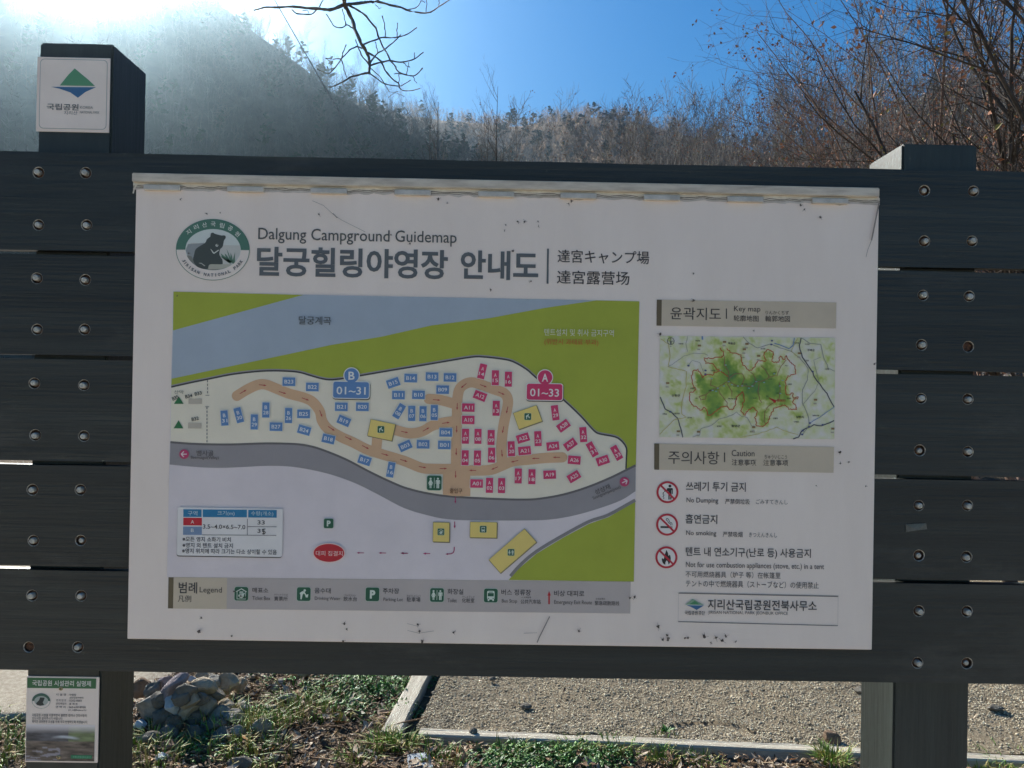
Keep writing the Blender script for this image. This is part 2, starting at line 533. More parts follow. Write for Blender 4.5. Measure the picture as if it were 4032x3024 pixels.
m_rust = noise_mat('rusty_bolt', (.05, .025, .015), (.16, .075, .04), 200, .8, .3, 300)
m_rim = noise_mat('raw_wood_rim', (.16, .14, .11), (.5, .46, .39), 200, .85)
m_hole = noise_mat('rusty_hole', (.025, .017, .012), (.09, .06, .042), 300, .9)
YP0, YP1 = .008, .032                                    # plank front and back
YQ0, YQ1 = .032, .190                                    # post front and back


def level(y, x, Y): return on_y(OV([(x, y)]), Y)[0]


frame = empty('notice_board_frame', (0, .1, 0))
tag(frame, 'large dark stained timber frame of five planks bolted to two square posts', 'notice board frame')
FO = np.array([0, .1, 0])
ptop = on_y(OV([(1106, 344), (1106, 1467)]), YP0)
zt, zb = ptop[0][2], ptop[1][2]
gaps = []
for ya, yb in ((545, 583), (771, 806), (1000, 1033), (1227, 1258)):
    gaps.append((on_y(OV([(40, ya)]), YP0)[0][2] + on_y(OV([(2140, yb)]), YP0)[0][2]) / 2)
edges = [zt] + gaps + [zb]
bl = [(185, 373.6), (83, 373), (83, 486), (187, 486), (79.4, 601), (184, 604.5), (80, 711.7), (182.6, 711.7), (74, 828), (181, 832), (76, 940), (181, 942), (70, 1058), (173.6, 1058), (72, 1168), (174, 1167.6), (69, 1286.6), (175, 1287), (62, 1398), (168, 1398),
      (1997, 412), (2103, 413), (1997, 521), (2100, 521), (1994, 638), (2094, 640), (1991, 745), (2092, 749), (1990, 861), (2091, 862), (1987, 973), (2091, 976), (1985, 1092), (2090, 1092), (1985, 1200), (2088, 1203), (1985, 1320), (2089, 1321), (1982, 1432), (2089, 1433)]
rusty = {(62, 1398), (2092, 749)}
shy = {(1997, 412), (1985, 1200), (174, 1167.6), (2089, 1433), (1987, 973)}
bolts = [(on_y(OV([p]), YP0)[0], p) for p in bl]
HXL = 1.42


def plank(z1, z0, holes, seed, m_plank):
    g = random.Random(seed); bm = bmesh.new(); es = []

    def loop(P, y):
        vv = [bm.verts.new((p[0], y, p[1])) for p in P]
        return vv, [bm.edges.new((vv[i], vv[(i + 1) % len(vv)])) for i in range(len(vv))]
    n = 40; bot, top = [], []
    for k in range(n + 1):
        x = -HXL + 2 * HXL * k / n
        chip = 0
        top.append((x, z1 - .0045 + .0012 * mn.noise(Vector((x * 5, seed, 0)))))
        bot.append((x, z0 + .0045 + .0012 * mn.noise(Vector((x * 5, seed, 9)))))
    P = bot + top[::-1]
    ch = .003
    fv, fe = loop(P, YP0); bv, be = loop([(p[0] * 1.0, p[1]) for p in P], YP1)
    rings = []
    for h in holes:
        rr = .0124 * g.uniform(.96, 1.05)
        C = [(h[0] + rr * math.cos(2 * math.pi * i / 24), h[2] + rr * math.sin(2 * math.pi * i / 24)) for i in range(24)]
        vv, ee = loop(C, YP0); fe += ee; rings.append((h, vv))
    r = bmesh.ops.triangle_fill(bm, edges=fe, use_beauty=True, normal=(0, -1, 0))
    for k in range(len(P)):
        k2 = (k + 1) % len(P); bm.faces.new((fv[k2], fv[k], bv[k], bv[k2]))
    bm.faces.new(bv)
    for h, vv in rings:
        prev = vv
        for q, yy, mi in ((.88, .0016, 1), (.86, .010, 2)):
            dp = [bm.verts.new((h[0] + (v.co.x - h[0]) * q, YP0 + yy, h[2] + (v.co.z - h[2]) * q)) for v in vv]
            for k in range(24):
                f = bm.faces.new((prev[k], prev[(k + 1) % 24], dp[(k + 1) % 24], dp[k])); f.material_index = mi
            prev = dp
        f = bm.faces.new(dp); f.material_index = 2
    bmesh.ops.recalc_face_normals(bm, faces=bm.faces)
    for v in bm.verts: v.co -= Vector(FO)
    return bm_obj('plank', bm, [m_plank, m_rim, m_hole], frame)


def bolt(c, kind, parent, g):
    bm = bmesh.new(); y = YP0
    out = {'full': -.0065, 'shy': -.0005, 'rusty': .006}[kind] + g.uniform(-.001, .001)
    r = {'full': .0064, 'shy': .0054, 'rusty': .0058}[kind] * g.uniform(.95, 1.06)
    dx, dz = g.uniform(-.001, .001), g.uniform(-.001, .001)
    prof = [(r * 1.0, y + .0098), (r, out + y + .0025), (r * .92, out + y + .0009), (r * .7, out + y)]
    prev = None
    for rr, yy in prof:
        ring = [bm.verts.new((c[0] + dx + rr * math.cos(2 * math.pi * i / 18), yy, c[2] + dz + rr * math.sin(2 * math.pi * i / 18))) for i in range(18)]
        if prev:
            for i in range(18): bm.faces.new((prev[i], prev[(i + 1) % 18], ring[(i + 1) % 18], ring[i]))
        prev = ring
    bm.faces.new(prev)
    # hexagonal nut sunk in the hole
    hx = [[bm.verts.new((c[0] + dx + .0098 * math.cos(math.pi / 3 * i + .3), yy, c[2] + dz + .0098 * math.sin(math.pi / 3 * i + .3))) for i in range(6)] for yy in (y + .0097, y + .0062)]
    for i in range(6): bm.faces.new((hx[0][i], hx[0][(i + 1) % 6], hx[1][(i + 1) % 6], hx[1][i])).material_index = 1
    bm.faces.new(hx[1]).material_index = 1
    bmesh.ops.recalc_face_normals(bm, faces=bm.faces)
    for v in bm.verts: v.co -= Vector(FO)
    o = bm_obj('bolt', bm, [m_rust if kind == 'rusty' else m_bolt, m_rust], parent)
    if kind == 'rusty': o['label'] = 'rusty sunken bolt end'
    return o


gb = random.Random(3)
for k in range(5):
    z1, z0 = edges[k], edges[k + 1]
    mine = [(c, p) for c, p in bolts if z0 < c[2] < z1]
    pk = plank(z1, z0, [c for c, p in mine], k * 7.3, m_planks[k])
    for c, p in mine: bolt(c, 'rusty' if p in rusty else 'shy' if p in shy else 'full', pk, gb)


def bevel_box(name, lo, hi, m, parent, bev=.004, origin=FO, segs=2):
    bm = bmesh.new(); bmesh.ops.create_cube(bm, size=1)
    for v in bm.verts: v.co = Vector([lo[i] + (v.co[i] + .5) * (hi[i] - lo[i]) for i in range(3)])
    if bev: bmesh.ops.bevel(bm, geom=list(bm.edges), offset=bev, segments=segs, affect='EDGES')
    for v in bm.verts: v.co -= Vector(origin)
    return bm_obj(name, bm, m, parent)


lp = on_y(OV([(58, 1600), (218, 1600), (158, 92)]), YQ0); rp = on_y(OV([(1928, 1600), (2092, 1600), (2030, 311)]), YQ0)
lo_x = [(lp[0][0] + on_y(OV([(79, 200)]), YQ0)[0][0]) / 2, (lp[1][0] + on_y(OV([(238, 200)]), YQ0)[0][0]) / 2]
bevel_box('post', (lo_x[0], YQ0 + .0015, -.3), (lo_x[1], YQ1, lp[2][2]), m_post, frame)
ro_x = [(rp[0][0] + on_y(OV([(1952, 335)]), YQ0)[0][0]) / 2, (rp[1][0] + on_y(OV([(2113, 335)]), YQ0)[0][0]) / 2]
bevel_box('post', (ro_x[0], YQ0 + .0015, -.3), (ro_x[1], YQ1, rp[2][2]), m_post, frame)

# ------------------------------------------------------------------ the printed guide panel
m_sheet = noise_mat('white_laminate', (.785, .66, .57), (.85, .725, .635), 4, .38, .25, 3, lo=.25, hi=.7, spec=.4, bdist=.004, stretch=(2.2, 1, .5), detail=9)
m_trim = noise_mat('cream_plastic_trim', (.36, .31, .25), (.62, .555, .46), 14, .5, stretch=(1, 1, 6), lo=.25, hi=.6)
m_clip = noise_mat('clear_clip', (.40, .37, .32), (.57, .53, .47), 30, .25, spec=.6)
m_tape = noise_mat('yellowed_tape', (.52, .46, .36), (.72, .67, .57), 25, .5)
m_grime = noise_mat('grime', (.07, .055, .045), (.17, .14, .12), 160, .9)
m_crack = noise_mat('scratch', (.2, .17, .15), (.36, .31, .28), 60, .9)
m_stain_shade = noise_mat('brown_stain_shade', (.40, .34, .28), (.60, .55, .5), 20, .7)
panel = empty('guide_map_panel', (0, 0, ZC)); PO = np.array([0, 0, ZC])
tag(panel, 'big white campground guide map panel with a green and blue site map, on dark planks', 'sign')
bevel_box('sheet', (-PW / 2, 0, ZC - PH / 2), (PW / 2, YP0 - .0005, ZC + PH / 2), m_sheet, panel, .0012, PO, 1)

TL = on_y(OV([(283, 377), (1902, 411)]), -.012)
trim = bevel_box('top_trim', (TL[0][0], -.009, ZC + PH / 2 - .0165), (TL[1][0], .0005, ZC + PH / 2 + .003), m_trim, panel, .0018, PO)
zt0 = ZC + PH / 2 - .0165
for x in (332, 441, 530, 711, 892, 1072, 1250, 1430, 1610, 1793):
    if x in (332, 441): x = {332: 351, 441: 531}[x]
    elif x == 530: continue
    c = on_y(OV([(x, 400)]), -.004)[0]
    bevel_box('clip', (c[0] - .039, -.0085, zt0 - .0165), (c[0] + .039, -.0005, zt0 - .005), m_clip, trim, .0012, PO, 1)
# torn sealing tape between the clips
P = Print(.0006); g = random.Random(5)
xs_ = np.linspace(288, 1900, 150)
top_, bot_ = [], []
for x in xs_:
    yb = 377 + (x - 283) * .021
    top_.append((x, yb + 17)); bot_.append((x, yb + 27 + 5 * mn.noise(Vector((x * .03, 3, 0))) + 2 * mn.noise(Vector((x * .2, 1, 0)))))
P.poly(OV, [(a, b + 5 + 3 * mn.noise(Vector((a * .05, 7, 0)))) for a, b in bot_] [::-1] + [(a, b + 2) for a, b in top_], m_stain_shade)  # brown strip under the trim, dirt and shadow in one colour
P.poly(OV, bot_[::-1] + top_, m_tape)
P.stroke(OV, [(a, b - 3 + 2 * mn.noise(Vector((a * .04, 11, 0)))) for a, b in bot_], 1.6, m_grime)
P.stroke(OV, bot_, 1.2, m_grime)
P.stroke(OV, [(301, 396), (294, 401), (290, 409), (288, 418)], 3.2, m_tape)
P.build('sealing_tape', panel, PO)


def child(p, name, build=None):
    return p.build(name, build or panel, PO)


# emblem of the national park: oval ring with a black bear
P = Print(.001)
n = 60
oc, orx, ory, ic, irx, iry = (1058, 850), 855, 715, (1065, 850), 640, 480
el = lambda c, rx, ry, a: (c[0] + rx * math.cos(R(a)), c[1] + ry * math.sin(R(a)))
P.ell(EM, *oc, orx, ory, EMG, 72)
P.ell(EM, *oc, orx - 14, ory - 14, PAPER, 72)
P.poly(EM, [el(oc, orx - 8, ory - 8, 180 + 181 * k / n) for k in range(n + 1)] + [el(ic, irx, iry, 361 - 181 * k / n) for k in range(n + 1)], EMG)
P.ell(EM, *ic, irx, iry, (.62, .68, .70), 60)
P.poly(EM, [el(ic, irx - 4, iry - 4, a) for a in range(-12, 190, 6)] + [(560, 690), (760, 700), (1100, 740)], (.55, .56, .56))
P.poly(EM, [(425, 870), (480, 720), (700, 705), (860, 690), (760, 860), (640, 1080), (600, 1180), (520, 1090)], (.30, .33, .36))
P.poly(EM, [el(ic, irx - 2, iry - 2, a) for a in range(50, 168, 6)] + [(560, 1000), (640, 1150), (980, 1180), (1250, 1180)], (.22, .23, .22))
P.poly(EM, [(960, 1310), (940, 1200), (1010, 1180), (1300, 1190), (1500, 1190), (1420, 1250), (1240, 1300)], (.45, .45, .40))
E_BEAR = P.build('park_emblem', panel, PO)
bear = Print(.0014)
bear.poly(EM, curve_pts([(1010, 480), (1030, 460), (1070, 455), (1110, 480), (1180, 500), (1270, 520), (1300, 515), (1350, 525), (1362, 570), (1340, 610), (1320, 640), (1300, 740), (1280, 790), (1235, 835), (1220, 880), (1212, 960), (1240, 1020), (1280, 1080), (1292, 1150), (1270, 1190), (1100, 1190), (980, 1200), (940, 1290), (840, 1300), (700, 1250), (640, 1180), (600, 1080), (625, 960), (650, 860), (720, 790), (880, 690), (920, 610), (1000, 550)], 3), (.07, .085, .085))
bear.poly(EM, [(720, 1160), (790, 1155), (890, 1225), (860, 1235), (800, 1185)], (.42, .42, .40))
bear.poly(EM, [(1000, 830), (1030, 850), (1088, 922), (1190, 850), (1205, 868), (1090, 948), (1060, 930)], (.66, .68, .66))
bear.ell(EM, 1155, 750, 34, 32, (.55, .57, .56), 20)
bear.ell(EM, 1165, 738, 14, 12, (.05, .05, .05), 14)
child(bear, 'bear', E_BEAR)
gr = Print(.0015)
for q in ([(1480, 1180), (1400, 1130), (1280, 1040), (1245, 935), (1330, 1000), (1500, 1130)], [(1480, 1150), (1440, 1050), (1380, 830), (1430, 930), (1500, 1120)], [(1490, 1150), (1470, 1040), (1475, 920), (1510, 1010), (1530, 1130)],
          [(1500, 1160), (1550, 1010), (1580, 900), (1575, 1060), (1580, 1140), (1540, 1180)], [(1430, 1130), (1350, 1000), (1340, 935), (1400, 1000), (1470, 1120)], [(1450, 1170), (1340, 1090), (1230, 1000), (1290, 1020), (1470, 1130)]):
    gr.poly(EM, q, (.12, .22, .17), same=bool(gr.n))
child(gr, 'grass_tuft', E_BEAR)
lt = Print(.002)
for ch, x, y, a in zip('지리산국립공원', (500, 675, 870, 1072, 1278, 1470, 1640), (440, 325, 272, 255, 287, 355, 485), (-36, -25, -13, 0, 12, 25, 38)):
    lt.text(EM, ch, x - 55, x + 55, y, 112, (.72, .74, .74), .012, a)
child(lt, 'lettering', E_BEAR); lt = Print(.002)
s_ = 'JIRISAN NATIONAL PARK'
for k, ch in enumerate(s_):
    if ch == ' ': continue
    a = 155 - (155 - 27) * k / (len(s_) - 1)
    x, y = 1060 + 745 * math.cos(R(a)), 858 + 585 * math.sin(R(a))
    tx, ty = 745 * math.sin(R(a)), -585 * math.cos(R(a))
    w = 18 if ch == 'I' else 58
    lt.text(EM, ch, x - w / 2, x + w / 2, y, 74, SLATE, .03, math.degrees(math.atan2(ty, tx)))
child(lt, 'lettering', E_BEAR)

# headline
P = Print(.001)
P.text(OV, 'Dalgung Campground Guidemap', 559, 986, 512.5, 33, (.10, .105, .11), .004)
E_T = P.build('headline', panel, PO); E_T['label'] = 'thin grey English headline'
P = Print(.001); P.text(OV, '달궁힐링야영장', 556, 967, 568, 64, SLATE, .026); child(P, 'headline')['label'] = 'bold slate Korean headline'
P = Print(.001); P.text(OV, '안내도', 995, 1163, 573.5, 63, SLATE, .026); child(P, 'headline')['label'] = 'bold slate Korean headline, last word'
P = Print(.001); P.poly(C2, [(1315, 642), (1330, 642), (1326, 920), (1311, 920)], SLATE); child(P, 'divider_bar')
P = Print(.001); P.text(C2, '達宮キャンプ場', 1398, 2125, 708, 105, TXT, .006); child(P, 'headline')['label'] = 'small Japanese headline'
P = Print(.001); P.text(C2, '達宮露营场', 1393, 1968, 872, 108, TXT, .006); child(P, 'headline')['label'] = 'small Chinese headline'

# ---- the site map
P = Print(.001)
P.poly(OV, [(374, 630), (1381, 651), (1369, 1256), (361, 1246)], LAV)
P.poly(OV, [(375, 630), (656, 637), (374, 714)], GRN)
P.poly(OV, [(656, 637), (1288, 649), (1177.6, 665), (1060, 686.7), (932, 703), (823, 727.6), (716, 745), (618, 766), (480, 795), (371, 818), (374, 714)], RIV)
fence = curve_pts([(370.4, 836), (413, 826.5), (450, 819), (500, 809), (549.5, 803), (586.7, 801), (624, 802), (648.7, 804.7), (673.5, 812), (698, 818.6), (718, 820.3), (748, 816.6), (785, 810.4), (847, 799.8), (919, 788), (969, 779.4), (1018.5, 771.5), (1043, 771), (1080.5, 775),
                   (1107.8, 781), (1137.5, 798), (1157, 815), (1217, 863.7), (1254, 898.5), (1271.5, 918), (1286, 933), (1298.7, 938), (1328.5, 943.6), (1343, 953), (1353, 968), (1353, 988), (1352, 1013)], 3)
P.poly(OV, [(371, 818), (480, 795), (618, 766), (716, 745), (823, 727.6), (932, 703), (1060, 686.7), (1177.6, 665), (1288, 649), (1381, 651), (1373.5, 1004), (1352, 1014)] + list(fence[::-1]), GRN)
rtop = curve_pts([(368.5, 954), (425.5, 958), (500, 959), (574, 956.7), (636, 958), (668.5, 962.4), (698, 971), (748, 991.5), (797.5, 1017.5), (847, 1041), (882, 1054.7), (931.7, 1066), (983.8, 1072), (1068, 1076.5), (1130, 1078), (1167, 1076), (1217, 1067), (1266.5, 1052), (1316, 1032), (1350.8, 1015), (1373, 1004)], 4)
rbot = curve_pts([(367, 1003.4), (425.5, 1008.8), (475, 1010.6), (524.7, 1008.8), (574, 1006.3), (624, 1007.6), (673.5, 1015), (723, 1027.4), (772.7, 1046), (822, 1070.8), (872, 1096.9), (919, 1111.7), (969, 1121.7), (1043, 1124), (1142.5, 1124), (1192, 1121.7), (1241.7, 1113), (1291, 1099), (1341, 1080.7), (1372.4, 1061)], 4)
P.poly(OV, list(fence) + list(rtop[::-1]), CREAM)
P.stroke(OV, [(a, b - 2.6) for a, b in fence], 3, (.33, .31, .36))
P.stroke(OV, fence, 3.4, (.06, .06, .06))
P.poly(OV, list(rtop) + list(rbot[::-1]), ROADG)
P.stroke(OV, [(a, b + 1) for a, b in rtop], 4.5, ROADE)
edge_ = [(1372, 1080), (1314, 1112), (1273, 1126), (1218.5, 1155), (1158.5, 1191), (1123, 1221), (1096, 1252)]
P.poly(OV, [(1372, 1084), (1314, 1117), (1273, 1131), (1218.5, 1160), (1158.5, 1196), (1123, 1226), (1098.5, 1252.5), (1369, 1256)], GRN)
P.stroke(OV, curve_pts(edge_, 4)[:-1], 7, (.25, .24, .26))
off = np.array([900 * 2.212, 0])
j6 = lambda q: [tuple(np.array(a) + off) for a in q]
for q in ([(650, 395), (740, 340), (830, 300), (900, 297), (1000, 335), (1100, 375), (1230, 410), (1310, 450), (1370, 530), (1390, 610), (1440, 680), (1540, 745), (1660, 800), (1780, 860), (1900, 900), (2100, 960), (2251, 1020), (2351, 1030), (2560, 1032)],
          j6([(565, 1100), (567, 900), (572, 700), (575, 500), (580, 400), (600, 330), (650, 290), (710, 278), (790, 300), (900, 340), (980, 370), (1015, 420), (1012, 500), (985, 620), (970, 720), (960, 850), (965, 960)]),
          j6([(1490, 930), (1350, 935), (1200, 950), (1060, 965), (960, 1005), (860, 1040), (700, 1045), (570, 1045)]),
          j6([(330, 422), (430, 432), (520, 455), (575, 475)]), j6([(0, 680), (120, 715), (200, 720), (280, 700), (360, 655), (450, 630), (570, 612)])):
    P.stroke(C5, curve_pts(q, 7), 90, PATH, cap=True)
P.poly(C5, [(1828, 740), (1918, 740), (1905, 880), (1818, 870)], PATH)
P.poly(C6, [(452, 1050), (690, 1050), (690, 1268), (560, 1268), (452, 1256)], PATH)
first = True
for f, L in ((C5, [((675, 377), (735, 342)), ((842, 298), (908, 306)), ((1015, 357), (1080, 377)), ((1215, 412), (1278, 435)), ((1370, 520), (1392, 580)), ((1443, 660), (1502, 700)), ((1592, 750), (1653, 780)), ((1740, 827), (1800, 858)), ((1908, 897), (1970, 915)), ((2070, 948), (2135, 968))]),
             (C6, [((88, 703), (150, 717)), ((277, 703), (335, 670)), ((445, 635), (512, 625)), ((365, 428), (430, 433)), ((577, 458), (575, 520)), ((572, 655), (571, 718)), ((568, 850), (567, 915)), ((563, 1048), (562, 1112)), ((243, 1010), (308, 1022)), ((423, 1028), (488, 1028)),
                   ((657, 287), (607, 328)), ((775, 297), (835, 320)), ((932, 360), (990, 386)), ((1018, 488), (1003, 550)), ((982, 660), (968, 722)), ((963, 865), (968, 928)), ((1472, 930), (1408, 930)), ((1290, 940), (1225, 940)), ((1107, 957), (1043, 972)), ((930, 1012), (872, 1037)), ((742, 1045), (680, 1043))])):
    for a, b in L: P.arrow(f, a, b, ARW, 6, 17, same=not first); first = False
for f, a, b in ((C6, (560, 1275), (560, 1332)), (LS, (584, 308), (584, 364)), (LG, (1845, 611), (1780, 611)), (LG, (2037, 612), (1972, 612)), (LG, (2220, 613), (2160, 613)), (LS, (216, 559), (158, 559)), (LS, (391, 561), (333, 561))):
    P.arrow(f, a, b, PNK, 6, 17)
P.stroke(LS, [(581, 508), (580, 535), (574, 553), (555, 563), (527, 565)], 7, PNK); P.arrow(LS, (535, 565), (510, 565), PNK, 5, 15)
for y in list(range(258, 385, 32)) + list(range(492, 800, 32)): P.box(C5, 395 if y < 400 else 390, y + 9, 8, 20, (.2, .2, .2), same=y > 258)
P.box(C5, 394, 391, 34, 5, (.2, .2, .2)); P.box(C5, 392, 490, 34, 5, (.2, .2, .2))
for q in ([(145, 400), (187, 465), (103, 465)], [(143, 608), (184, 678), (100, 678)]): P.poly(C5, q, (.04, .19, .08))
P.poly(C5, [(230, 418), (346, 419), (345, 466), (229, 466)], (.52, .47, .41)); P.poly(C5, [(226, 630), (342, 631), (341, 679), (225, 678)], (.52, .47, .41))
SM = P.build('site_map', panel, PO)
for f, s, x0, x1, y, h, c, b, r in ((C1, '달궁계곡', 1405, 1660, 1212, 66, (.11, .13, .15), .015, 0), (C2, '텐트설치 및 취사 금지구역', 1293, 1842, 1308, 54, (.72, .74, .66), 0, 0), (C2, '(위반시 과태료 부과)', 1293, 1720, 1385, 54, (.52, .16, .05), .005, 0), (C6, '출입구', 513, 620, 1220, 44, (.16, .08, .04), .01, 0),
                                    (C5, '뱀사골', 305, 450, 892, 46, TXT, 0, 0), (C5, 'Baemsagol(Valley)', 255, 495, 934, 33, TXT, 0, 0), (C6, '성삼재', 1768, 1908, 1207, 46, TXT, 0, -24), (C6, 'Seongsamjae(pass)', 1745, 2005, 1237, 34, TXT, 0, -24)):
    P = Print(.0046); P.text(f, s, x0, x1, y, h, c, b, r); child(P, 'lettering', SM)
for s, x0, x1, y, r in (('산막', 105, 195, 362, 0), ('B34', 200, 270, 397, -12), ('B33', 282, 352, 374, -14), ('B35', 86, 150, 412, -25), ('B32', 255, 326, 594, -12)):
    P = Print(.0042); P.text(C5, s, x0 + 4, x1 - 4, y, 31, (.06, .07, .07), .0 if r == 0 else .02, r); child(P, 'felt_pen_note', SM)


def marker(f, name, x, y, up, rot, c):
    P = Print(.0032)
    w, h = (62, 131) if up else (110, 74)
    P.box(f, x, y, w + 8, h + 8, (.72, .74, .76), rot); P.box(f, x, y, w, h, c, rot)
    if up:
        a = R(rot); d = 23
        P.text(f, name[0], x - 11 + math.sin(a) * d, x + 11 + math.sin(a) * d, y - math.cos(a) * d, 31, WHT, .008, rot)
        P.text(f, name[1:], x - 23 - math.sin(a) * d, x + 23 - math.sin(a) * d, y + math.cos(a) * d, 31, WHT, .008, rot)
    else: P.text(f, name, x - 38, x + 38, y, 33, WHT, .008, rot)
    return child(P, 'pitch_marker', SM)


for nme, x, y, up, rot in (('B23', 1104, 272, 0, 0), ('B22', 1308, 318, 0, 0), ('B21', 1560, 490, 0, 0), ('B20', 1743, 490, 0, 0), ('B25', 1232, 552, 0, 0), ('B27', 992, 663, 0, 0), ('B24', 1237, 693, 0, 15), ('B18', 1448, 770, 0, 12), ('B19', 1582, 612, 0, 22), ('B17', 1762, 955, 0, 17),
                           ('B31', 544, 588, 1, -5), ('B30', 668, 563, 1, -16), ('B29', 803, 622, 1, 0), ('B28', 904, 518, 1, 0), ('B26', 1101, 566, 1, 0), ('B16', 1990, 1037, 1, 9)): marker(C5, nme, x, y, up, rot, BLU)
for nme, x, y, up, rot in (('B15', 20, 282, 0, -20), ('B14', 172, 241, 0, 0), ('B13', 358, 228, 0, 0), ('B12', 514, 235, 0, 0), ('B09', 450, 341, 0, 0), ('B10', 240, 386, 0, 0), ('B11', 66, 388, 0, 0), ('B08', 72, 528, 1, 30), ('B07', 181, 548, 1, 0), ('B06', 279, 550, 1, 0), ('B05', 377, 540, 1, 0), ('B04', 477, 713, 0, 0),
                           ('B01', 465, 822, 0, 0), ('B02', 280, 816, 0, 0), ('B03', 124, 830, 0, -25), ('A14', 793, 182, 1, 12), ('A15', 908, 238, 1, 0), ('A16', 1021, 250, 1, 0), ('A12', 775, 395, 0, 20), ('A11', 673, 497, 0, 0), ('A10', 672, 604, 0, 0), ('A13', 915, 503, 1, 0), ('A07', 648, 746, 1, 0), ('A08', 757, 747, 1, 0), ('A09', 871, 757, 1, 0),
                           ('A04', 645, 933, 1, 0), ('A05', 752, 935, 1, 0), ('A06', 875, 910, 1, 0), ('A29', 1428, 542, 1, -8), ('A28', 1500, 655, 0, -37), ('A32', 1672, 732, 1, -5), ('A31', 1750, 860, 1, -30), ('A33', 1962, 890, 1, -30), ('A30', 1842, 957, 0, -20), ('A27', 1560, 817, 0, -37), ('A24', 1408, 832, 0, -7), ('A23', 1278, 767, 1, -3),
                           ('A22', 1148, 762, 0, -18), ('A21', 1162, 872, 0, -6), ('A20', 1047, 855, 1, -3), ('A26', 1594, 953, 0, 4), ('A25', 1591, 1097, 0, -32), ('A19', 1380, 1080, 0, -3), ('A18', 1226, 1098, 1, 0), ('A17', 1107, 1091, 1, 0), ('A01', 745, 1157, 0, 0), ('A02', 857, 1173, 1, 0), ('A03', 962, 1175, 1, 0)):
    marker(C6, nme, x, y, up, rot, BLU if nme[0] == 'B' else RED)
for f, cx, y0, cc, let, num in ((C5, 1645, 0, BLU, 'B', '01~31'), (C6, 1336, 17, RED, 'A', '01~33')):
    P = Print(.0032); ky = y0 + 344
    P.box(f, cx + 3, ky + 8, 326, 156, (.06, .06, .06), 0, 26); P.box(f, cx, ky, 324, 154, (.78, .78, .78), 0, 26); P.ell(f, cx + 4, ky - 126, 71, 71, (.78, .78, .78))
    P.box(f, cx, ky, 310, 140, cc, 0, 20); P.ell(f, cx + 4, ky - 126, 63, 63, cc)
    P.text(f, num, cx - 126, cx + 126, ky + 6, 68, WHT, .012); P.text(f, let, cx - 23, cx + 31, ky - 124, 70, WHT, .02)
    child(P, 'zone_badge', SM)


def icon(P, f, kind, cx, cy, s):
    u = s / 100.0
    P.box(f, cx, cy, s * 1.06, s * 1.06, (.5, .6, .53), 0, s * .17); P.box(f, cx, cy, s, s, ICG, 0, s * .15)
    w = (.66, .74, .69)

    def pg(q, c=w, same=False): P.local(f, cx, cy, [(a * u, b * u) for a, b in q], [tuple(range(len(q)))], c, 0, same)
    if kind == 'P': P.text(f, 'P', cx - 19 * u, cx + 21 * u, cy, 62 * u, w, .05)
    if kind == 'wc':
        pg([(-1.5, -36), (1.5, -36), (1.5, 36), (-1.5, 36)])
        for x, fem in ((-25, 1), (25, 0)):
            P.ell(f, cx + x * u, cy - 29 * u, 7 * u, 7 * u, w, 16)
            if fem: pg([(x - 5, -20), (x + 5, -20), (x + 17, 4), (x + 12, 6), (x + 6, -6), (x + 13, 16), (x + 6, 16), (x + 6, 36), (x + 1, 36), (x + 1, 16), (x - 1, 16), (x - 1, 36), (x - 6, 36), (x - 6, 16), (x - 13, 16), (x - 6, -6), (x - 12, 6), (x - 17, 4)])
            else: pg([(x - 12, -20), (x + 12, -20), (x + 15, -16), (x + 15, 6), (x + 11, 6), (x + 11, -12), (x + 9, -12), (x + 9, 36), (x + 1, 36), (x + 1, 10), (x - 1, 10), (x - 1, 36), (x - 9, 36), (x - 9, -12), (x - 11, -12), (x - 11, 6), (x - 15, 6), (x - 15, -16)])
    if kind == 'ticket':
        pg([(0, -40), (40, -17), (36, -12), (33, -14), (33, 40), (-33, 40), (-33, -14), (-36, -12), (-40, -17)]); pg([(0, -33), (29, -16), (29, 36), (-29, 36), (-29, -16)], ICG)
        pg([(-22, 8), (-8, 4), (8, 0), (24, -8), (26, -3), (20, 6), (18, 20), (6, 32), (-10, 30), (-20, 20)])
        for x in (-12, -5, 2, 9): pg([(x, -18), (x + 5, -18), (x + 4, -1), (x - 1, 1)], same=x > -12)
    if kind == 'water':
        P.ell(f, cx + 7 * u, cy - 27 * u, 9 * u, 9 * u, w, 16)
        pg([(-30, -8), (-10, -22), (6, -18), (12, -6), (18, 4), (12, 8), (2, -6), (-8, 4), (-14, 38), (-24, 38), (-24, 6)])
        pg([(10, 6), (34, 0), (30, 24), (16, 24)])
    if kind == 'bus':
        P.box(f, cx, cy - 2 * u, 54 * u, 64 * u, w, 0, 10 * u); P.box(f, cx, cy - 6 * u, 44 * u, 24 * u, ICG, 0, 3 * u); P.box(f, cx, cy - 25 * u, 30 * u, 5 * u, ICG)
        for x in (-17, 17): P.box(f, cx + x * u, cy + 20 * u, 9 * u, 6 * u, ICG); P.box(f, cx + x * u, cy + 34 * u, 11 * u, 12 * u, w)


def facility(f, q, kind, ic, s):
    P = Print(.0032)
    P.poly(f, [(a + 5, b + 6) for a, b in q], (.25, .22, .15)); P.poly(f, q, (.1, .09, .05))
    c = np.mean(q, 0); d = np.array(q, float) - c; k = 1 - 6 / np.abs(d).mean()
    P.poly(f, [tuple(c + v * (1 - 3.2 / max(np.linalg.norm(v), 1))) for v in d], YEL)
    icon(P, f, kind, ic[0], ic[1], s); return child(P, 'facility_symbol', SM)


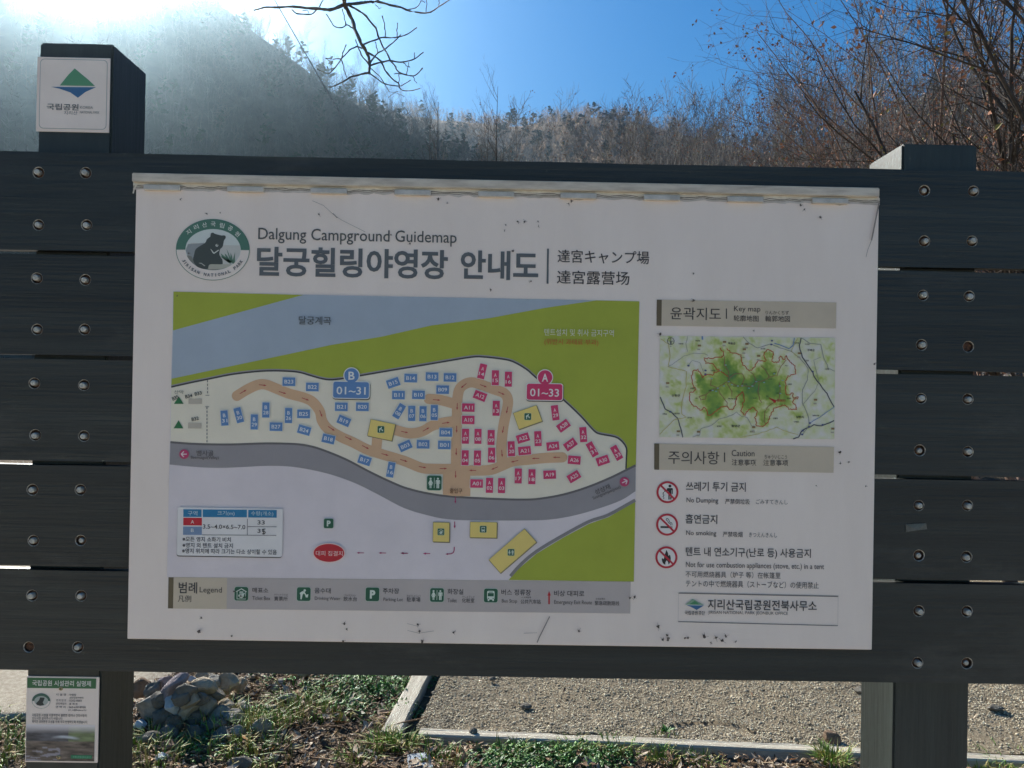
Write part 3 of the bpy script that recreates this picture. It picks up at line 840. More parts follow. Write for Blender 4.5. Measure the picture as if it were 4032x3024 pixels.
facility(LS, [(414, 311), (545, 313), (542, 470), (411, 467)], 'ticket', (476, 388), 52)
facility(LS, [(706, 308), (921, 312), (918, 437), (703, 433)], 'bus', (810, 367), 52)
facility(LS, [(1137, 362), (1233, 468), (945, 716), (852, 610)], 'wc', (1030, 550), 52)
facility(C6, [(1062, 545), (1266, 475), (1317, 615), (1112, 688)], 'water', (1190, 575), 58)
facility(C5, [(1815, 597), (2032, 642), (2000, 788), (1785, 742)], 'water', (1904, 687), 58)
for f, k, x, y, s in ((C6, 'wc', 377, 1152, 126), (LG, 'P', 1538, 354, 82)):
    P = Print(.0032); icon(P, f, k, x, y, s); child(P, 'facility_symbol', SM)
P = Print(.0032)
P.ell(LG, 1541, 610, 142, 87, (.80, .62, .62)); P.ell(LG, 1541, 610, 132, 78, (.50, .03, .045)); P.text(LG, '대피 집결지', 1428, 1660, 614, 42, (.78, .66, .66)); child(P, 'assembly_point', SM)
for f, x, y, a in ((C5, 193, 902, 180), (C6, 2031, 1142, -24)):
    P = Print(.0032); P.ell(f, x, y, 41, 41, (.52, .06, .17)); ca, sa = math.cos(R(a)), math.sin(R(a))
    for q in ([(-24, 0), (24, 0)], [(2, -24), (25, 0)], [(2, 24), (25, 0)]): P.stroke(f, [(x + u_ * ca - v_ * sa, y + u_ * sa + v_ * ca) for u_, v_ in q], 9, (.75, .68, .72))
    child(P, 'direction_roundel', SM)
P = Print(.0032)
P.box(LG, 678, 436, 908, 422, (.10, .10, .10), 0, 20); P.box(LG, 680, 429, 910, 418, (.77, .75, .78), 0, 20)
for q, c in (([(275, 230), (434, 231), (434, 298), (275, 297)], TBL), ([(444, 232), (828, 234), (828, 301), (444, 299)], TBL), ([(840, 235), (1088, 237), (1087, 304), (839, 302)], TBL), ([(275, 304), (437, 305), (437, 372), (274, 370)], CRIM), ([(273, 381), (437, 382), (436, 454), (273, 453)], (.2, .30, .48))): P.poly(LG, q, c)
for q in ([(832, 313), (831, 456)], [(836, 381), (1086, 383)], [(438, 453), (1084, 458)]): P.stroke(LG, q, 6, (.2, .19, .2))
for s, x0, x1, y, h, c, b in (('구역', 315, 397, 265, 40, (.6, .7, .76), 0), ('크기(m)', 572, 720, 267, 44, (.6, .7, .76), 0), ('수량(개소)', 865, 1057, 270, 44, (.6, .7, .76), 0), ('A', 341, 369, 340, 29, WHT, 0), ('B', 342, 367, 413, 29, WHT, 0), ('3.5~4.0×6.5~7.0', 447, 813, 383, 38, TXT, .01), ('33', 920, 983, 345, 36, TXT, .012), ('3', 920, 947, 418, 36, TXT, .012),
                             ('※모든 영지 소화기 비치', 270, 687, 492, 42, TXT, .012), ('※영지 외 텐트 설치 금지', 270, 705, 545, 42, TXT, .012), ('※영지 위치에 따라 크기는 다소 상이할 수 있음', 268, 1085, 597, 44, TXT, .012)): P.text(LG, s, x0, x1, y, h, c, b)
P.stroke(LG, [(990, 402), (962, 405), (964, 424), (982, 420), (988, 434), (976, 446), (962, 442)], 8, (.04, .04, .04)); P.stroke(LG, [(970, 402), (974, 444)], 6, (.04, .04, .04))
child(P, 'size_table', SM)

# ---- legend strip
P = Print(.001)
P.poly(OV, [(364, 1246.5), (1362, 1256.5), (1361, 1325), (363, 1314)], LEGG); P.poly(LG, [(186, 824), (652, 830), (648, 1100), (182, 1096)], BEI); P.poly(LG, [(143, 824), (187, 825), (182, 1096), (137, 1095)], BARB)
LGD = P.build('legend_strip', panel, PO)
for f, k, x, y, s in ((LG, 'ticket', 777, 967, 118), (LG, 'water', 1320, 970, 118), (LG, 'P', 1918, 972, 118), (LS, 'wc', 444, 889, 108), (LS, 'bus', 870, 893, 108)):
    P = Print(.0016); icon(P, f, k, x, y, s); child(P, 'legend_symbol', LGD)
P = Print(.0016); P.arrow(LS, (1331, 962), (1331, 857), (.50, .03, .04), 12, 26); child(P, 'legend_symbol', LGD)['label'] = 'red upright arrow'
for s, x0, x1, y, h, b in (('범례', 232, 392, 915, 97, .012), ('Legend', 415, 607, 940, 62, 0), ('凡例', 225, 340, 1010, 58, 0), ('매표소', 873, 1012, 937, 44, .008), ('Ticket Box', 873, 1028, 1006, 34, 0), ('賣票所', 1063, 1180, 1010, 38, .003), ('チケットうりば', 1063, 1180, 975, 17, 0), ('음수대', 1415, 1555, 940, 48, .008), ('Drinking Water', 1417, 1638, 1012, 38, 0), ('飲水台', 1665, 1783, 1012, 40, .003), ('ウムスジョン', 1675, 1772, 980, 17, 0), ('주차장', 2008, 2150, 943, 48, .008), ('Parking Lot', 2013, 2182, 1021, 38, 0)):
    P = Print(.0016); P.text(LG, s, x0, x1, y, h, TXT, b); child(P, 'lettering', LGD)
for s, x0, x1, y, h, b in (('駐車場', 205, 313, 925, 38, .003), ('ちゅうしゃじょう', 205, 313, 896, 18, 0), ('화장실', 527, 652, 862, 44, .008), ('Toilet', 528, 600, 932, 30, 0), ('化粧室', 642, 740, 932, 36, .003), ('けしょうしつ', 645, 740, 903, 16, 0), ('버스 정류장', 953, 1187, 868, 46, .008), ('Bus Stop', 957, 1078, 940, 36, 0), ('公共汽车站', 1105, 1265, 942, 36, .008), ('バス停留場', 1112, 1188, 908, 14, 0), ('비상 대피로', 1370, 1610, 877, 46, .008), ('Emergency Exit Route', 1371, 1670, 951, 40, 0), ('緊急疏散路线', 1693, 1887, 954, 36, .003), ('非常避難路', 1700, 1775, 919, 14, 0)):
    P = Print(.0016); P.text(LS, s, x0, x1, y, h, TXT, b); child(P, 'lettering', LGD)

# ---- heading strips
for f, q, bar, vb, T in ((KH, [(240, 185), (1827, 210), (1822, 445), (238, 421)], [(198, 184), (243, 185), (240, 421), (195, 420)], [(828, 265), (828, 358)],
                          (('윤곽지도', 320, 780, 312, 112, .002), ('Key map', 897, 1137, 275, 64, 0), ('轮廓地图', 893, 1120, 355, 56, .004), ('りんかくちず', 1182, 1395, 303, 36, 0), ('輪郭地図', 1180, 1405, 358, 56, .004))),
                         (CA, [(195, 13), (1625, 40), (1620, 252), (195, 227)], [(157, 12), (198, 13), (197, 227), (157, 226)], [(730, 86), (730, 165)],
                          (('주의사항', 270, 688, 128, 106, .0), ('Caution', 788, 975, 92, 50, 0), ('注意事項', 788, 990, 167, 50, .004), ('ちゅういじこう', 1055, 1240, 122, 34, 0), ('注意事项', 1045, 1250, 170, 50, .004)))):
    P = Print(.001); P.poly(f, q, BEI); P.poly(f, bar, BARB); h = P.build('heading_strip', panel, PO)
    P = Print(.0016); P.stroke(f, vb, 9, TXT)
    for s, x0, x1, y, hh, b in T: P.text(f, s, x0, x1, y, hh, TXT, b)
    child(P, 'lettering', h)

# ---- key map of the park: a relief print, height tints as printed colour
nu, nv = 200, 116
quad = np.array([(110, 65), (2120, 88), (2108, 1250), (103, 1225)], float)
ridge_ = [(860, 400, 110), (900, 540, 120), (740, 680, 140), (720, 850, 120), (700, 940, 70), (600, 640, 85), (560, 560, 60), (1000, 640, 100), (1130, 650, 90), (1150, 760, 110), (1130, 870, 80), (1230, 590, 110), (1300, 560, 110), (1340, 400, 62), (1350, 290, 45), (1260, 680, 100), (1420, 600, 100), (1480, 700, 85), (1400, 780, 85), (1550, 820, 55), (1300, 950, 45), (1290, 1050, 52), (940, 470, 80)]
low_ = [(870, 250, 60), (960, 170, 60), (740, 130, 50), (740, 230, 50), (1150, 400, 45), (280, 700, 65), (320, 830, 50), (280, 600, 40), (820, 1100, 60), (900, 1150, 80), (1050, 1150, 70), (470, 1070, 50), (1920, 550, 60), (1200, 100, 50), (2060, 180, 50), (2050, 350, 40), (230, 100, 40), (1480, 420, 50), (1700, 980, 60), (480, 170, 60)]
VV, CC = [], []
pal = np.array([(.70, .66, .58), (.62, .62, .34), (.42, .49, .11), (.24, .36, .045), (.11, .245, .04), (.055, .17, .10)])
for b in range(nv):
    for a in range(nu):
        s, t = a / (nu - 1), b / (nv - 1)
        q = (quad[0] * (1 - s) + quad[1] * s) * (1 - t) + (quad[3] * (1 - s) + quad[2] * s) * t
        wx = q[0] + 62 * mn.noise(Vector((q[0] * .013, q[1] * .013, 1))) + 40 * mn.noise(Vector((q[0] * .035, q[1] * .035, 3))) + 16 * mn.noise(Vector((q[0] * .1, q[1] * .1, 13)))
        wy = q[1] + 62 * mn.noise(Vector((q[0] * .013, q[1] * .013, 5))) + 40 * mn.noise(Vector((q[0] * .035, q[1] * .035, 7))) + 16 * mn.noise(Vector((q[0] * .1, q[1] * .1, 17)))
        h = sum(.9 * math.exp(-((wx - x) ** 2 + (wy - y) ** 2) / (r * r)) for x, y, r in ridge_) + sum(.36 * math.exp(-((wx - x) ** 2 + (wy - y) ** 2) / (r * r)) for x, y, r in low_)
        h = 3.9 * (1 - math.exp(-h * 1.05)) + 1.0 * mn.fractal(Vector((q[0] * .012, q[1] * .012, 2)), 1, 2, 4) + .55
        h = min(max(h, 0), 4.999); k = int(h)
        CC.append(pal[k] * (1 - (h - k)) + pal[k + 1] * (h - k)); VV.append(q)
W_ = on_y(KM(VV), 0) ; W_[:, 1] = -.001
i = np.arange(nv - 1)[:, None] * nu + np.arange(nu - 1)[None, :]
km = link('key_map', mesh('key_map', W_ - PO, np.stack([i, i + nu, i + nu + 1, i + 1], -1).reshape(-1, 4), attr_mat('relief_print'), uvcol=np.array(CC)), panel)


def jag(P, amp, seed, n=5):
    g = random.Random(seed); out = []
    for k in range(len(P) - 1):
        for j in range(n):
            t = j / n; out.append((P[k][0] * (1 - t) + P[k + 1][0] * t + g.uniform(-amp, amp), P[k][1] * (1 - t) + P[k + 1][1] * t + g.uniform(-amp, amp)))
    return out + [P[-1]]


P = Print(.0013)
RD = (.46, .09, .04)
for q, a in (([(795, 205), (840, 250), (850, 290), (800, 310), (700, 325), (615, 320), (640, 375), (720, 380), (760, 440), (800, 465), (840, 490), (890, 530)], 9), ([(880, 210), (920, 260), (1040, 280), (1045, 340), (1060, 400), (1140, 470), (1190, 430), (1235, 345), (1320, 358)], 8),
             ([(1320, 358), (1300, 260), (1355, 220), (1410, 260), (1400, 360), (1470, 370), (1485, 300), (1530, 330), (1560, 290), (1600, 370), (1655, 410), (1660, 500), (1580, 530), (1540, 590), (1555, 640), (1540, 690), (1560, 750), (1625, 720), (1640, 780), (1695, 770), (1625, 820), (1670, 880), (1680, 910), (1600, 910), (1540, 860), (1490, 870), (1420, 900), (1380, 960), (1350, 1050), (1290, 1100), (1220, 1105), (1200, 1000), (1230, 940), (1180, 880), (1100, 940), (1080, 975), (1040, 930), (1060, 850), (1080, 760), (1060, 700), (990, 770), (960, 900), (910, 915), (880, 860), (800, 890), (720, 950), (660, 985), (630, 880), (570, 915), (520, 880), (450, 820), (450, 720), (530, 690), (490, 640), (465, 540), (490, 470), (540, 450), (600, 550), (640, 510), (715, 520), (730, 480), (800, 470)], 9)):
    P.stroke(KM, jag(q, a, len(q)), 10, RD)
for q in ([(850, 300), (850, 400), (895, 480), (900, 590), (880, 620), (935, 700), (935, 760)], [(700, 560), (690, 630), (770, 660), (860, 600), (900, 590), (1000, 640), (1080, 640), (1160, 650), (1210, 590), (1290, 580), (1360, 540), (1450, 520), (1500, 410), (1560, 340)], [(560, 760), (640, 740), (700, 690), (770, 660), (800, 730), (880, 830), (880, 880)], [(1250, 600), (1235, 700), (1250, 800), (1280, 830)], [(1480, 600), (1490, 700), (1470, 790), (1350, 870), (1310, 940), (1300, 1050), (1330, 1070)], [(1270, 410), (1330, 470), (1360, 540)], [(1150, 480), (1190, 520), (1210, 590)], [(560, 760), (580, 800), (630, 790), (640, 740)], [(910, 545), (970, 500), (1050, 500), (1080, 550), (1040, 640)]): P.stroke(KM, jag(q, 4, 3, 3), 7, (.30, .12, .09))
DK = (.08, .085, .12); GY = (.30, .31, .30); YL = (.50, .44, .16); BU = (.18, .28, .5)
for q, w, c in (([(110, 770), (165, 900), (240, 940), (310, 1010), (350, 1130), (372, 1228)], 9, DK), ([(1725, 90), (1705, 180), (1740, 310), (1855, 470), (1870, 530), (1980, 670), (2020, 720), (2105, 880)], 9, DK), ([(1630, 1250), (1690, 1230), (1740, 1150), (1870, 1085), (1960, 1100), (2105, 1035)], 9, DK), ([(1725, 90), (1830, 150), (1955, 165), (1990, 320), (2040, 440), (2112, 470)], 6, GY), ([(1060, 75), (1130, 150), (1230, 205), (1380, 160), (1490, 205), (1610, 240), (1700, 310), (1810, 440), (1800, 570), (1740, 680), (1740, 830), (1810, 1000), (1820, 1100), (1740, 1200)], 6, GY),
                ([(1420, 150), (1590, 210), (1640, 170), (1650, 90)], 8, BU), ([(120, 100), (210, 160), (230, 300), (205, 420), (330, 450), (410, 470), (410, 640), (360, 830), (360, 960), (410, 1000), (270, 1030), (140, 1160), (110, 1195)], 6, YL), ([(205, 420), (270, 380), (380, 300), (500, 265), (600, 265), (660, 290)], 4, GY), ([(440, 400), (480, 350), (570, 370), (610, 480)], 4, GY), ([(480, 1228), (560, 1200), (580, 1130), (700, 1090), (790, 1020), (900, 985), (990, 940), (1050, 990), (1110, 1000), (1160, 1100)], 5, GY), ([(1030, 1228), (1180, 1200), (1330, 1160), (1440, 1110), (1520, 1150), (1690, 1195)], 5, YL), ([(1690, 300), (1610, 240), (1690, 90)], 5, YL), ([(1740, 860), (1880, 700), (1930, 600), (1870, 340), (1950, 310)], 4, GY), ([(430, 70), (410, 150), (430, 255)], 4, GY), ([(2105, 880), (1980, 970), (1820, 1070)], 6, BU), ([(595, 70), (598, 110)], 14, BU)): P.stroke(KM, jag(q, 4, len(q) + w, 3), w * 1.3, c)
P.ring(KM, 234, 126, 36, 42, DK); P.box(KM, 234, 126, 6, 84, DK); P.box(KM, 234, 126, 84, 4, DK); P.box(KM, 234, 148, 16, 36, DK)
P.poly(KM, [(1350, 770), (1445, 805), (1428, 838)], (.45, .03, .03))
g = random.Random(8)
for x, y in ((850, 135), (560, 177), (1105, 158), (1075, 220), (1240, 295), (1705, 265), (198, 606), (320, 1158), (552, 1163), (1890, 797), (1182, 1110), (2087, 1128)): P.box(KM, x, y, 38, 22, (.27, .18, .09)); P.box(KM, x - 6, y + 44, 34, 16, (.4, .39, .33))
for x, y in ((435, 408), (630, 463), (628, 505), (1390, 122), (1383, 165), (228, 935), (1825, 1065), (1815, 1107), (1742, 1153), (1735, 1195), (1970, 1085), (1855, 475)): P.ell(KM, x, y, 14, 10, (.09, .11, .25), 14)
for x, y in ((860, 400), (895, 590), (840, 640), (770, 665), (1000, 640), (1050, 638), (1165, 640), (1210, 590), (1300, 600), (1480, 640), (1485, 725), (710, 690), (750, 700), (930, 625), (1415, 500), (700, 555), (800, 460), (1510, 575), (1125, 665)): P.box(KM, x, y, 22, 10, (.24, .42, .5))
P.build('route_lines', km, PO)
for s, x0, x1, y, h in (('하동군', 890, 975, 153, 28), ('구례군', 1795, 1882, 230, 28), ('산청군', 243, 342, 750, 30), ('남원시', 1670, 1758, 995, 30), ('함양군', 928, 1028, 1098, 28), ('옥종면', 322, 378, 157, 18), ('청암면', 515, 568, 122, 18), ('토지면', 1262, 1315, 214, 18), ('구례군청', 1630, 1700, 148, 18), ('마산면', 1770, 1822, 162, 16), ('광의면', 1760, 1815, 350, 18), ('고달면', 1995, 2048, 447, 18), ('시천면', 688, 742, 463, 18), ('삼장면', 455, 508, 668, 18), ('산동면', 1570, 1622, 620, 18), ('주천면', 1562, 1612, 782, 16), ('금서면', 425, 476, 1003, 18), ('산청읍', 138, 190, 960, 18), ('산청군청', 262, 335, 955, 18), ('휴천면', 762, 815, 1100, 18), ('마천면', 1142, 1195, 1165, 18), ('인월면', 1405, 1458, 1010, 18), ('이백면', 1642, 1698, 1052, 16), ('남원시청', 1858, 1930, 978, 18), ('N', 228, 240, 187, 14),
                        ('화엄사', 1540, 1575, 408, 13), ('노고단', 1405, 1440, 487, 12), ('반야봉', 1345, 1395, 562, 12), ('천왕봉', 665, 705, 690, 12), ('세석', 940, 985, 642, 12), ('중산리', 1005, 1010, 655, 12), ('벽소령', 1050, 1105, 617, 12), ('쌍계사', 1050, 1082, 315, 12), ('뱀사골', 1180, 1212, 780, 12), ('대원사', 515, 548, 780, 13), ('백무동', 888, 990, 787, 14), ('정령치', 1440, 1475, 722, 12), ('달궁', 1330, 1352, 755, 14), ('현위치', 1450, 1545, 808, 34)):
    P = Print(.0018); P.text(KM, s, x0, x1, y, h, (.45, .05, .05) if s == '현위치' else (.05, .05, .06), .02); P.build('lettering', km, PO)

# ---- caution pictograms and text
cau = [((265, 410), (('쓰레기 투기 금지', 415, 905, 365, 76, .01), ('No Dumping', 420, 680, 482, 52, .004), ('严禁倒垃圾', 735, 938, 487, 44, .004), ('ごみすてきんし', 987, 1247, 489, 40, -.004))),
       ((262, 675), (('흡연금지', 412, 672, 630, 76, .01), ('No smoking', 417, 664, 749, 50, .004), ('严禁吸烟', 716, 878, 755, 44, .004), ('きつえんきんし', 930, 1160, 759, 38, -.004))),
       ((256, 942), (('텐트 내 연소기구(난로 등) 사용금지', 412, 1438, 908, 86, .01), ('Not for use combustion appliances (stove, etc.) in a tent', 413, 1547, 1015, 58, .002), ('不可用燃烧器具（炉子 等）在帐篷里', 411, 1190, 1085, 52, 0), ('テントの中で燃焼器具（ストーブなど）の使用禁止', 412, 1503, 1163, 56, 0)))]
for k, ((x, y), T) in enumerate(cau):
    P = Print(.001); dk = (.035, .033, .035); P.ell(CA, x, y, 76, 76, (.78, .76, .77))
    if k == 0:
        P.ell(CA, x + 20, y - 50, 12, 12, dk, 18)
        P.poly(CA, [(x - 2, y - 34), (x + 40, y - 34), (x + 44, y - 28), (x + 44, y + 14), (x + 36, y + 14), (x + 36, y - 16), (x + 33, y - 16), (x + 33, y + 60), (x + 22, y + 60), (x + 22, y + 18), (x + 18, y + 18), (x + 18, y + 60), (x + 7, y + 60), (x + 7, y - 10), (x - 26, y - 2), (x - 28, y - 10), (x - 4, y - 24)], dk)
        for a, b in ((-33, 4), (-36, 14), (-30, 24), (-35, 34), (-31, 48)): P.ell(CA, x + a, y + b, 5, 5, dk, 10)
    if k == 1:
        P.rect(CA, x - 54, y + 12, x + 24, y + 28, dk); P.rect(CA, x + 28, y + 12, x + 33, y + 28, dk); P.rect(CA, x + 37, y + 12, x + 42, y + 28, dk)
        P.stroke(CA, curve_pts([(x + 40, y + 6), (x + 38, y - 14), (x + 20, y - 22), (x + 14, y - 40), (x, y - 52), (x - 8, y - 40), (x + 4, y - 30), (x + 12, y - 14), (x + 26, y - 8), (x + 30, y + 6)], 4), 5, dk)
    if k == 2:
        P.poly(CA, curve_pts([(x, y - 62), (x + 14, y - 34), (x + 18, y - 12), (x + 28, y - 22), (x + 36, y + 6), (x + 32, y + 36), (x + 18, y + 58), (x + 14, y + 40), (x + 2, y + 26), (x - 8, y + 44), (x - 10, y + 60), (x - 30, y + 44), (x - 38, y + 12), (x - 30, y + 8), (x - 22, y + 14), (x - 16, y - 14)], 3), dk)
    c = (.52, .035, .06); P.ring(CA, x, y, 73, 90, c); a = R(45)
    P.stroke(CA, [(x - 76 * math.cos(a), y - 76 * math.sin(a)), (x + 76 * math.cos(a), y + 76 * math.sin(a))], 16, c)
    child(P, 'prohibition_symbol')['label'] = ('red ring over a man dropping litter', 'red ring over a smoking cigarette', 'red ring over a flame')[k]
    P = Print(.001)
    for s, x0, x1, yy, h, b in T: P.text(CA, s, x0, x1, yy, h, TXT, b)
    child(P, 'lettering')
P = Print(.001)
P.stroke(CA, [(355, 1235), (1658, 1262), (1655, 1500), (352, 1467)], 6, (.14, .13, .14), closed=True)
P.stroke(CA, [(362, 1229), (1660, 1256)], 3, (.3, .29, .3))
OF = P.build('office_label', panel, PO)
P = Print(.0014); P.poly(CA, [(410, 1327), (440, 1304), (470, 1281), (497, 1293), (515, 1305), (565, 1330)], (.25, .38, .28)); P.poly(CA, [(440, 1326), (488, 1296), (530, 1328)], (.08, .27, .13)); P.poly(CA, [(408, 1328), (566, 1331), (540, 1348), (503, 1371), (455, 1345)], (.05, .15, .33)); P.stroke(CA, [(408, 1329), (566, 1332)], 5, (.6, .64, .66)); child(P, 'park_logo', OF)
P = Print(.0014); P.text(CA, '국립공원공단', 405, 570, 1395, 34, TXT, .012); P.text(CA, '지리산국립공원전북사무소', 592, 1485, 1332, 84, TXT, .012); P.text(CA, 'JIRISAN NATIONAL PARK JEONBUK OFFICE', 596, 1250, 1398, 33, (.09, .085, .09), 0); child(P, 'lettering', OF)

# ---- wear: dead insects, grime, a crack and scratches
P = Print(.0055); g = random.Random(12)
sp = [(1118, 480), (1092, 487), (1133, 480), (1162, 479), (1163, 490), (1090, 499), (1060, 627), (1497, 592), (948, 431), (966, 440), (1228, 441), (1234, 436), (1735, 454), (1727, 444), (1770, 470), (437, 1333), (432, 1362), (503, 1372), (745, 1345), (742, 1383), (750, 1357), (903, 1347), (907, 1362), (912, 1384), (980, 1365), (1250, 1361), (1431, 1380), (1440, 1370), (1442, 1378), (1478, 1377), (1484, 1376), (1519, 1374), (1545, 1376), (1558, 1382), (1566, 1372), (1588, 1384), (1534, 1386), (1812, 976), (1813, 1000), (1831, 997), (1868, 1050), (1761, 1048), (1886, 786), (1425, 722), (1627, 714), (1497, 650), (522, 1286), (532, 1290), (508, 1276), (1360, 1290), (1370, 1288), (1420, 1352), (392, 432), (449, 463), (478, 461), (690, 464), (845, 508), (886, 527), (410, 548), (385, 640), (1147, 608), (1108, 543)]
for k, (x, y) in enumerate(sp):
    s = g.uniform(1.5, 3.3)
    if y > 1330: s *= 1.35
    if x < 700 and y < 700: s *= .75
    q = []
    for a in range(11):
        r = s * g.uniform(.35, 1.25); q.append((x + r * math.cos(a * 2 * math.pi / 11), y + r * 1.1 * math.sin(a * 2 * math.pi / 11)))
    P.poly(OV, q, m_grime, same=k > 0)
    for b in range(3):
        a = g.uniform(0, 6.28); L = s * g.uniform(1.2, 2.6); P.stroke(OV, [(x, y), (x + L * math.cos(a), y + L * math.sin(a))], .55, m_grime, same=True)
for q, w in (([(676, 435), (700, 445), (723, 466), (740, 477), (790, 502)], .8), ([(720, 462), (730, 472)], 2.0), ([(1896, 440), (1888, 480), (1880, 520)], 3.2), ([(1880, 520), (1872, 540), (1868, 556)], 1.0), ([(1187, 1330), (1176, 1352), (1165, 1374), (1160, 1386)], 2.4), ([(881, 1360), (905, 1366), (938, 1361)], .8), ([(880, 1345), (903, 1351)], .7), ([(1131, 1366), (1160, 1365)], .8)): P.stroke(OV, q, w, m_crack)
tag(child(P, 'grime'), kind='stuff')
P = Print(.0052)
for x, y, w, h in ((1497, 612, 4, 26), (437, 1345, 4, 40), (903, 1372, 6, 22), (1762, 1068, 4, 40), (1815, 1030, 5, 46), (1735, 470, 5, 22)): P.box(OV, x, y, w, h, m_stain_shade, 0, 2)
# ---- park plate on the left post
YL0 = YQ0 + .0015 - .003
PLT = on_y(OV([(79.5, 123), (238, 125), (235, 286), (78, 284)]), YL0)
plate = empty('park_plate', (PLT[:, 0].mean(), YL0, PLT[:, 2].mean())); QO = np.array(plate.location)
tag(plate, 'square pale plate with a mountain and water logo, high on the left post', 'sign')
x0, x1 = PLT[[0, 3], 0].mean(), PLT[[1, 2], 0].mean(); z0, z1 = PLT[[2, 3], 2].mean(), PLT[[0, 1], 2].mean()
bevel_box('plate', (x0, YL0, z0), (x1, YL0 + .0028, z1), m_sheet, plate, .0008, QO, 1)
PT = fr(0, 0, 2.37)
P = Print(.0006, YL0)
P.box(PT, 685, 880, 625, 650, (.35, .37, .37), 0, 40); P.box(PT, 685, 880, 613, 638, PAPER, 0, 36)
P.build('border', plate, QO)
P = Print(.0012, YL0)
P.poly(PT, [(560, 800), (640, 700), (700, 640), (760, 690), (820, 740), (890, 805)], (.1, .3, .18)); P.poly(PT, [(480, 812), (900, 816), (800, 860), (730, 915), (660, 865), (560, 830)], (.05, .15, .33)); P.build('park_logo', plate, QO)
P = Print(.0012, YL0); P.text(PT, '국립공원', 440, 735, 1000, 60, SLATE, .02); P.text(PT, 'KOREA', 750, 870, 1005, 24, SLATE); P.text(PT, 'NATIONAL PARK', 750, 930, 1050, 24, SLATE); P.text(PT, '지리산', 600, 725, 1055, 36, SLATE); P.build('lettering', plate, QO)

# ---- facility plate low on the left post
ip = on_y(PL([(70, 98), (1312, 112), (1280, 1592), (30, 1572)]), YL0)
info = empty('facility_plate', (ip[:, 0].mean(), YL0, ip[:, 2].mean())); IO = np.array(info.location)
tag(info, 'white information plate with green header and stream photo, low on the left post', 'sign')
x0, x1 = ip[[0, 3], 0].mean(), ip[[1, 2], 0].mean(); z0, z1 = ip[[2, 3], 2].mean(), ip[[0, 1], 2].mean()
bevel_box('plate', (x0, YL0, z0), (x1, YL0 + .0028, z1), m_sheet, info, .0008, IO, 1)
P = Print(.0005, YL0); P.poly(PL, [(80, 122), (1262, 138), (1256, 312), (76, 298)], (.06, .17, .08)); hd_ = P.build('header', info, IO)
P = Print(.001, YL0); P.text(PL, '국립공원 시설관리 실명제', 172, 1168, 218, 96, WHT, .01); P.build('lettering', hd_, IO)
P = Print(.0005, YL0)
P.ell(PL, 316, 522, 156, 130, (.12, .2, .17)); P.ell(PL, 316, 522, 150, 124, PAPER); P.poly(PL, [el((316, 522), 152, 126, 180 + 181 * k / 30) for k in range(31)] + [el((318, 522), 118, 84, 361 - 181 * k / 30) for k in range(31)], (.07, .15, .12))
P.ell(PL, 318, 522, 116, 84, (.4, .45, .44)); P.poly(PL, [(300, 460), (380, 465), (360, 520), (345, 545), (370, 590), (300, 606), (240, 590), (230, 560), (280, 510)], (.05, .06, .06)); P.build('park_emblem', info, IO)
P = Print(.0005, YL0)
for s, a0, a1, y, h in (('시 설 명', 572, 742, 413, 40), (': 야영장', 778, 918, 418, 40), ('(달궁힐링야영장)', 805, 1045, 470, 36), ('관 리 번 호', 572, 748, 512, 38), (': 0202-0001', 778, 1012, 517, 34), ('관리책임자', 568, 752, 570, 38), (': 홍 재 준', 776, 945, 573, 36), ('연 락 처', 568, 735, 626, 38), (': 063-630-8950', 770, 1080, 629, 34), ('jiri_n@knps.or.kr', 785, 1097, 681, 36), ('국립공원 시설을 이용하면서 불편한 점이나 건의사항이', 165, 1092, 768, 50), ('있으시면 알려주시기 바랍니다.', 165, 688, 822, 44), ('쾌적한 공원환경 조성을 위해 적극 반영하도록 하겠습니다.', 165, 1113, 880, 50)): P.text(PL, s, a0, a1, y, h, TXT, .008)
P.build('lettering', info, IO)
nu, nv = 70, 46; VV, CC = [], []
quad = np.array([(62, 925), (1240, 940), (1228, 1562), (52, 1548)], float)
for b in range(nv):
    for a in range(nu):
        s, t = a / (nu - 1), b / (nv - 1); q = (quad[0] * (1 - s) + quad[1] * s) * (1 - t) + (quad[3] * (1 - s) + quad[2] * s) * t
        k = .5 + .9 * mn.fractal(Vector((s * 5, t * 14, 1)), 1, 2, 5); f2 = mn.noise(Vector((s * 4, t * 3, 8)))
        rock = np.array((.13, .10, .08)) * (.5 + 1.1 * k); green = np.array((.16, .2, .09)) * (.6 + .7 * k)
        c = rock if t > .45 else np.array((.07, .07, .08)) * (.6 + k)
        if s > .62 and t < .45: c = green
        d = abs(t - .36 - .03 * math.sin(s * 9)); wgt = math.exp(-(d / .035) ** 2) * max(0, min(1, (s - .35) * 6)) * max(0, min(1, (.8 - s) * 8))
        c = c * (1 - wgt) + np.array((.55, .57, .6)) * wgt
        if t > .6 and s < .5 and k > .62: c = c * .4 + np.array((.36, .35, .42)) * .6
        fade = max(0, min(1, (.24 - t) / .24)); c = c * (1 - fade) + np.array(PAPER) * fade
        CC.append(np.clip(c, .01, .8)); VV.append(q)
W_ = on_y(PL(VV), YL0); W_[:, 1] = YL0 - .0005; i = np.arange(nv - 1)[:, None] * nu + np.arange(nu - 1)[None, :]
link('stream_photo', mesh('stream_photo', W_ - IO, np.stack([i, i + nu, i + nu + 1, i + 1], -1).reshape(-1, 4), attr_mat('photo_print'), uvcol=np.array(CC)), info)
P = Print(.001, YL0); P.box(PL, 1010, 1482, 360, 62, (.04, .2, .11), 0, 8); P.text(PL, '국립공원관리공단', 860, 1170, 1484, 34, (.2, .5, .35)); P.build('lettering', info, IO)
m_screw = noise_mat('brass_screw', (.3, .24, .12), (.5, .42, .25), 400, .4, metal=.6)
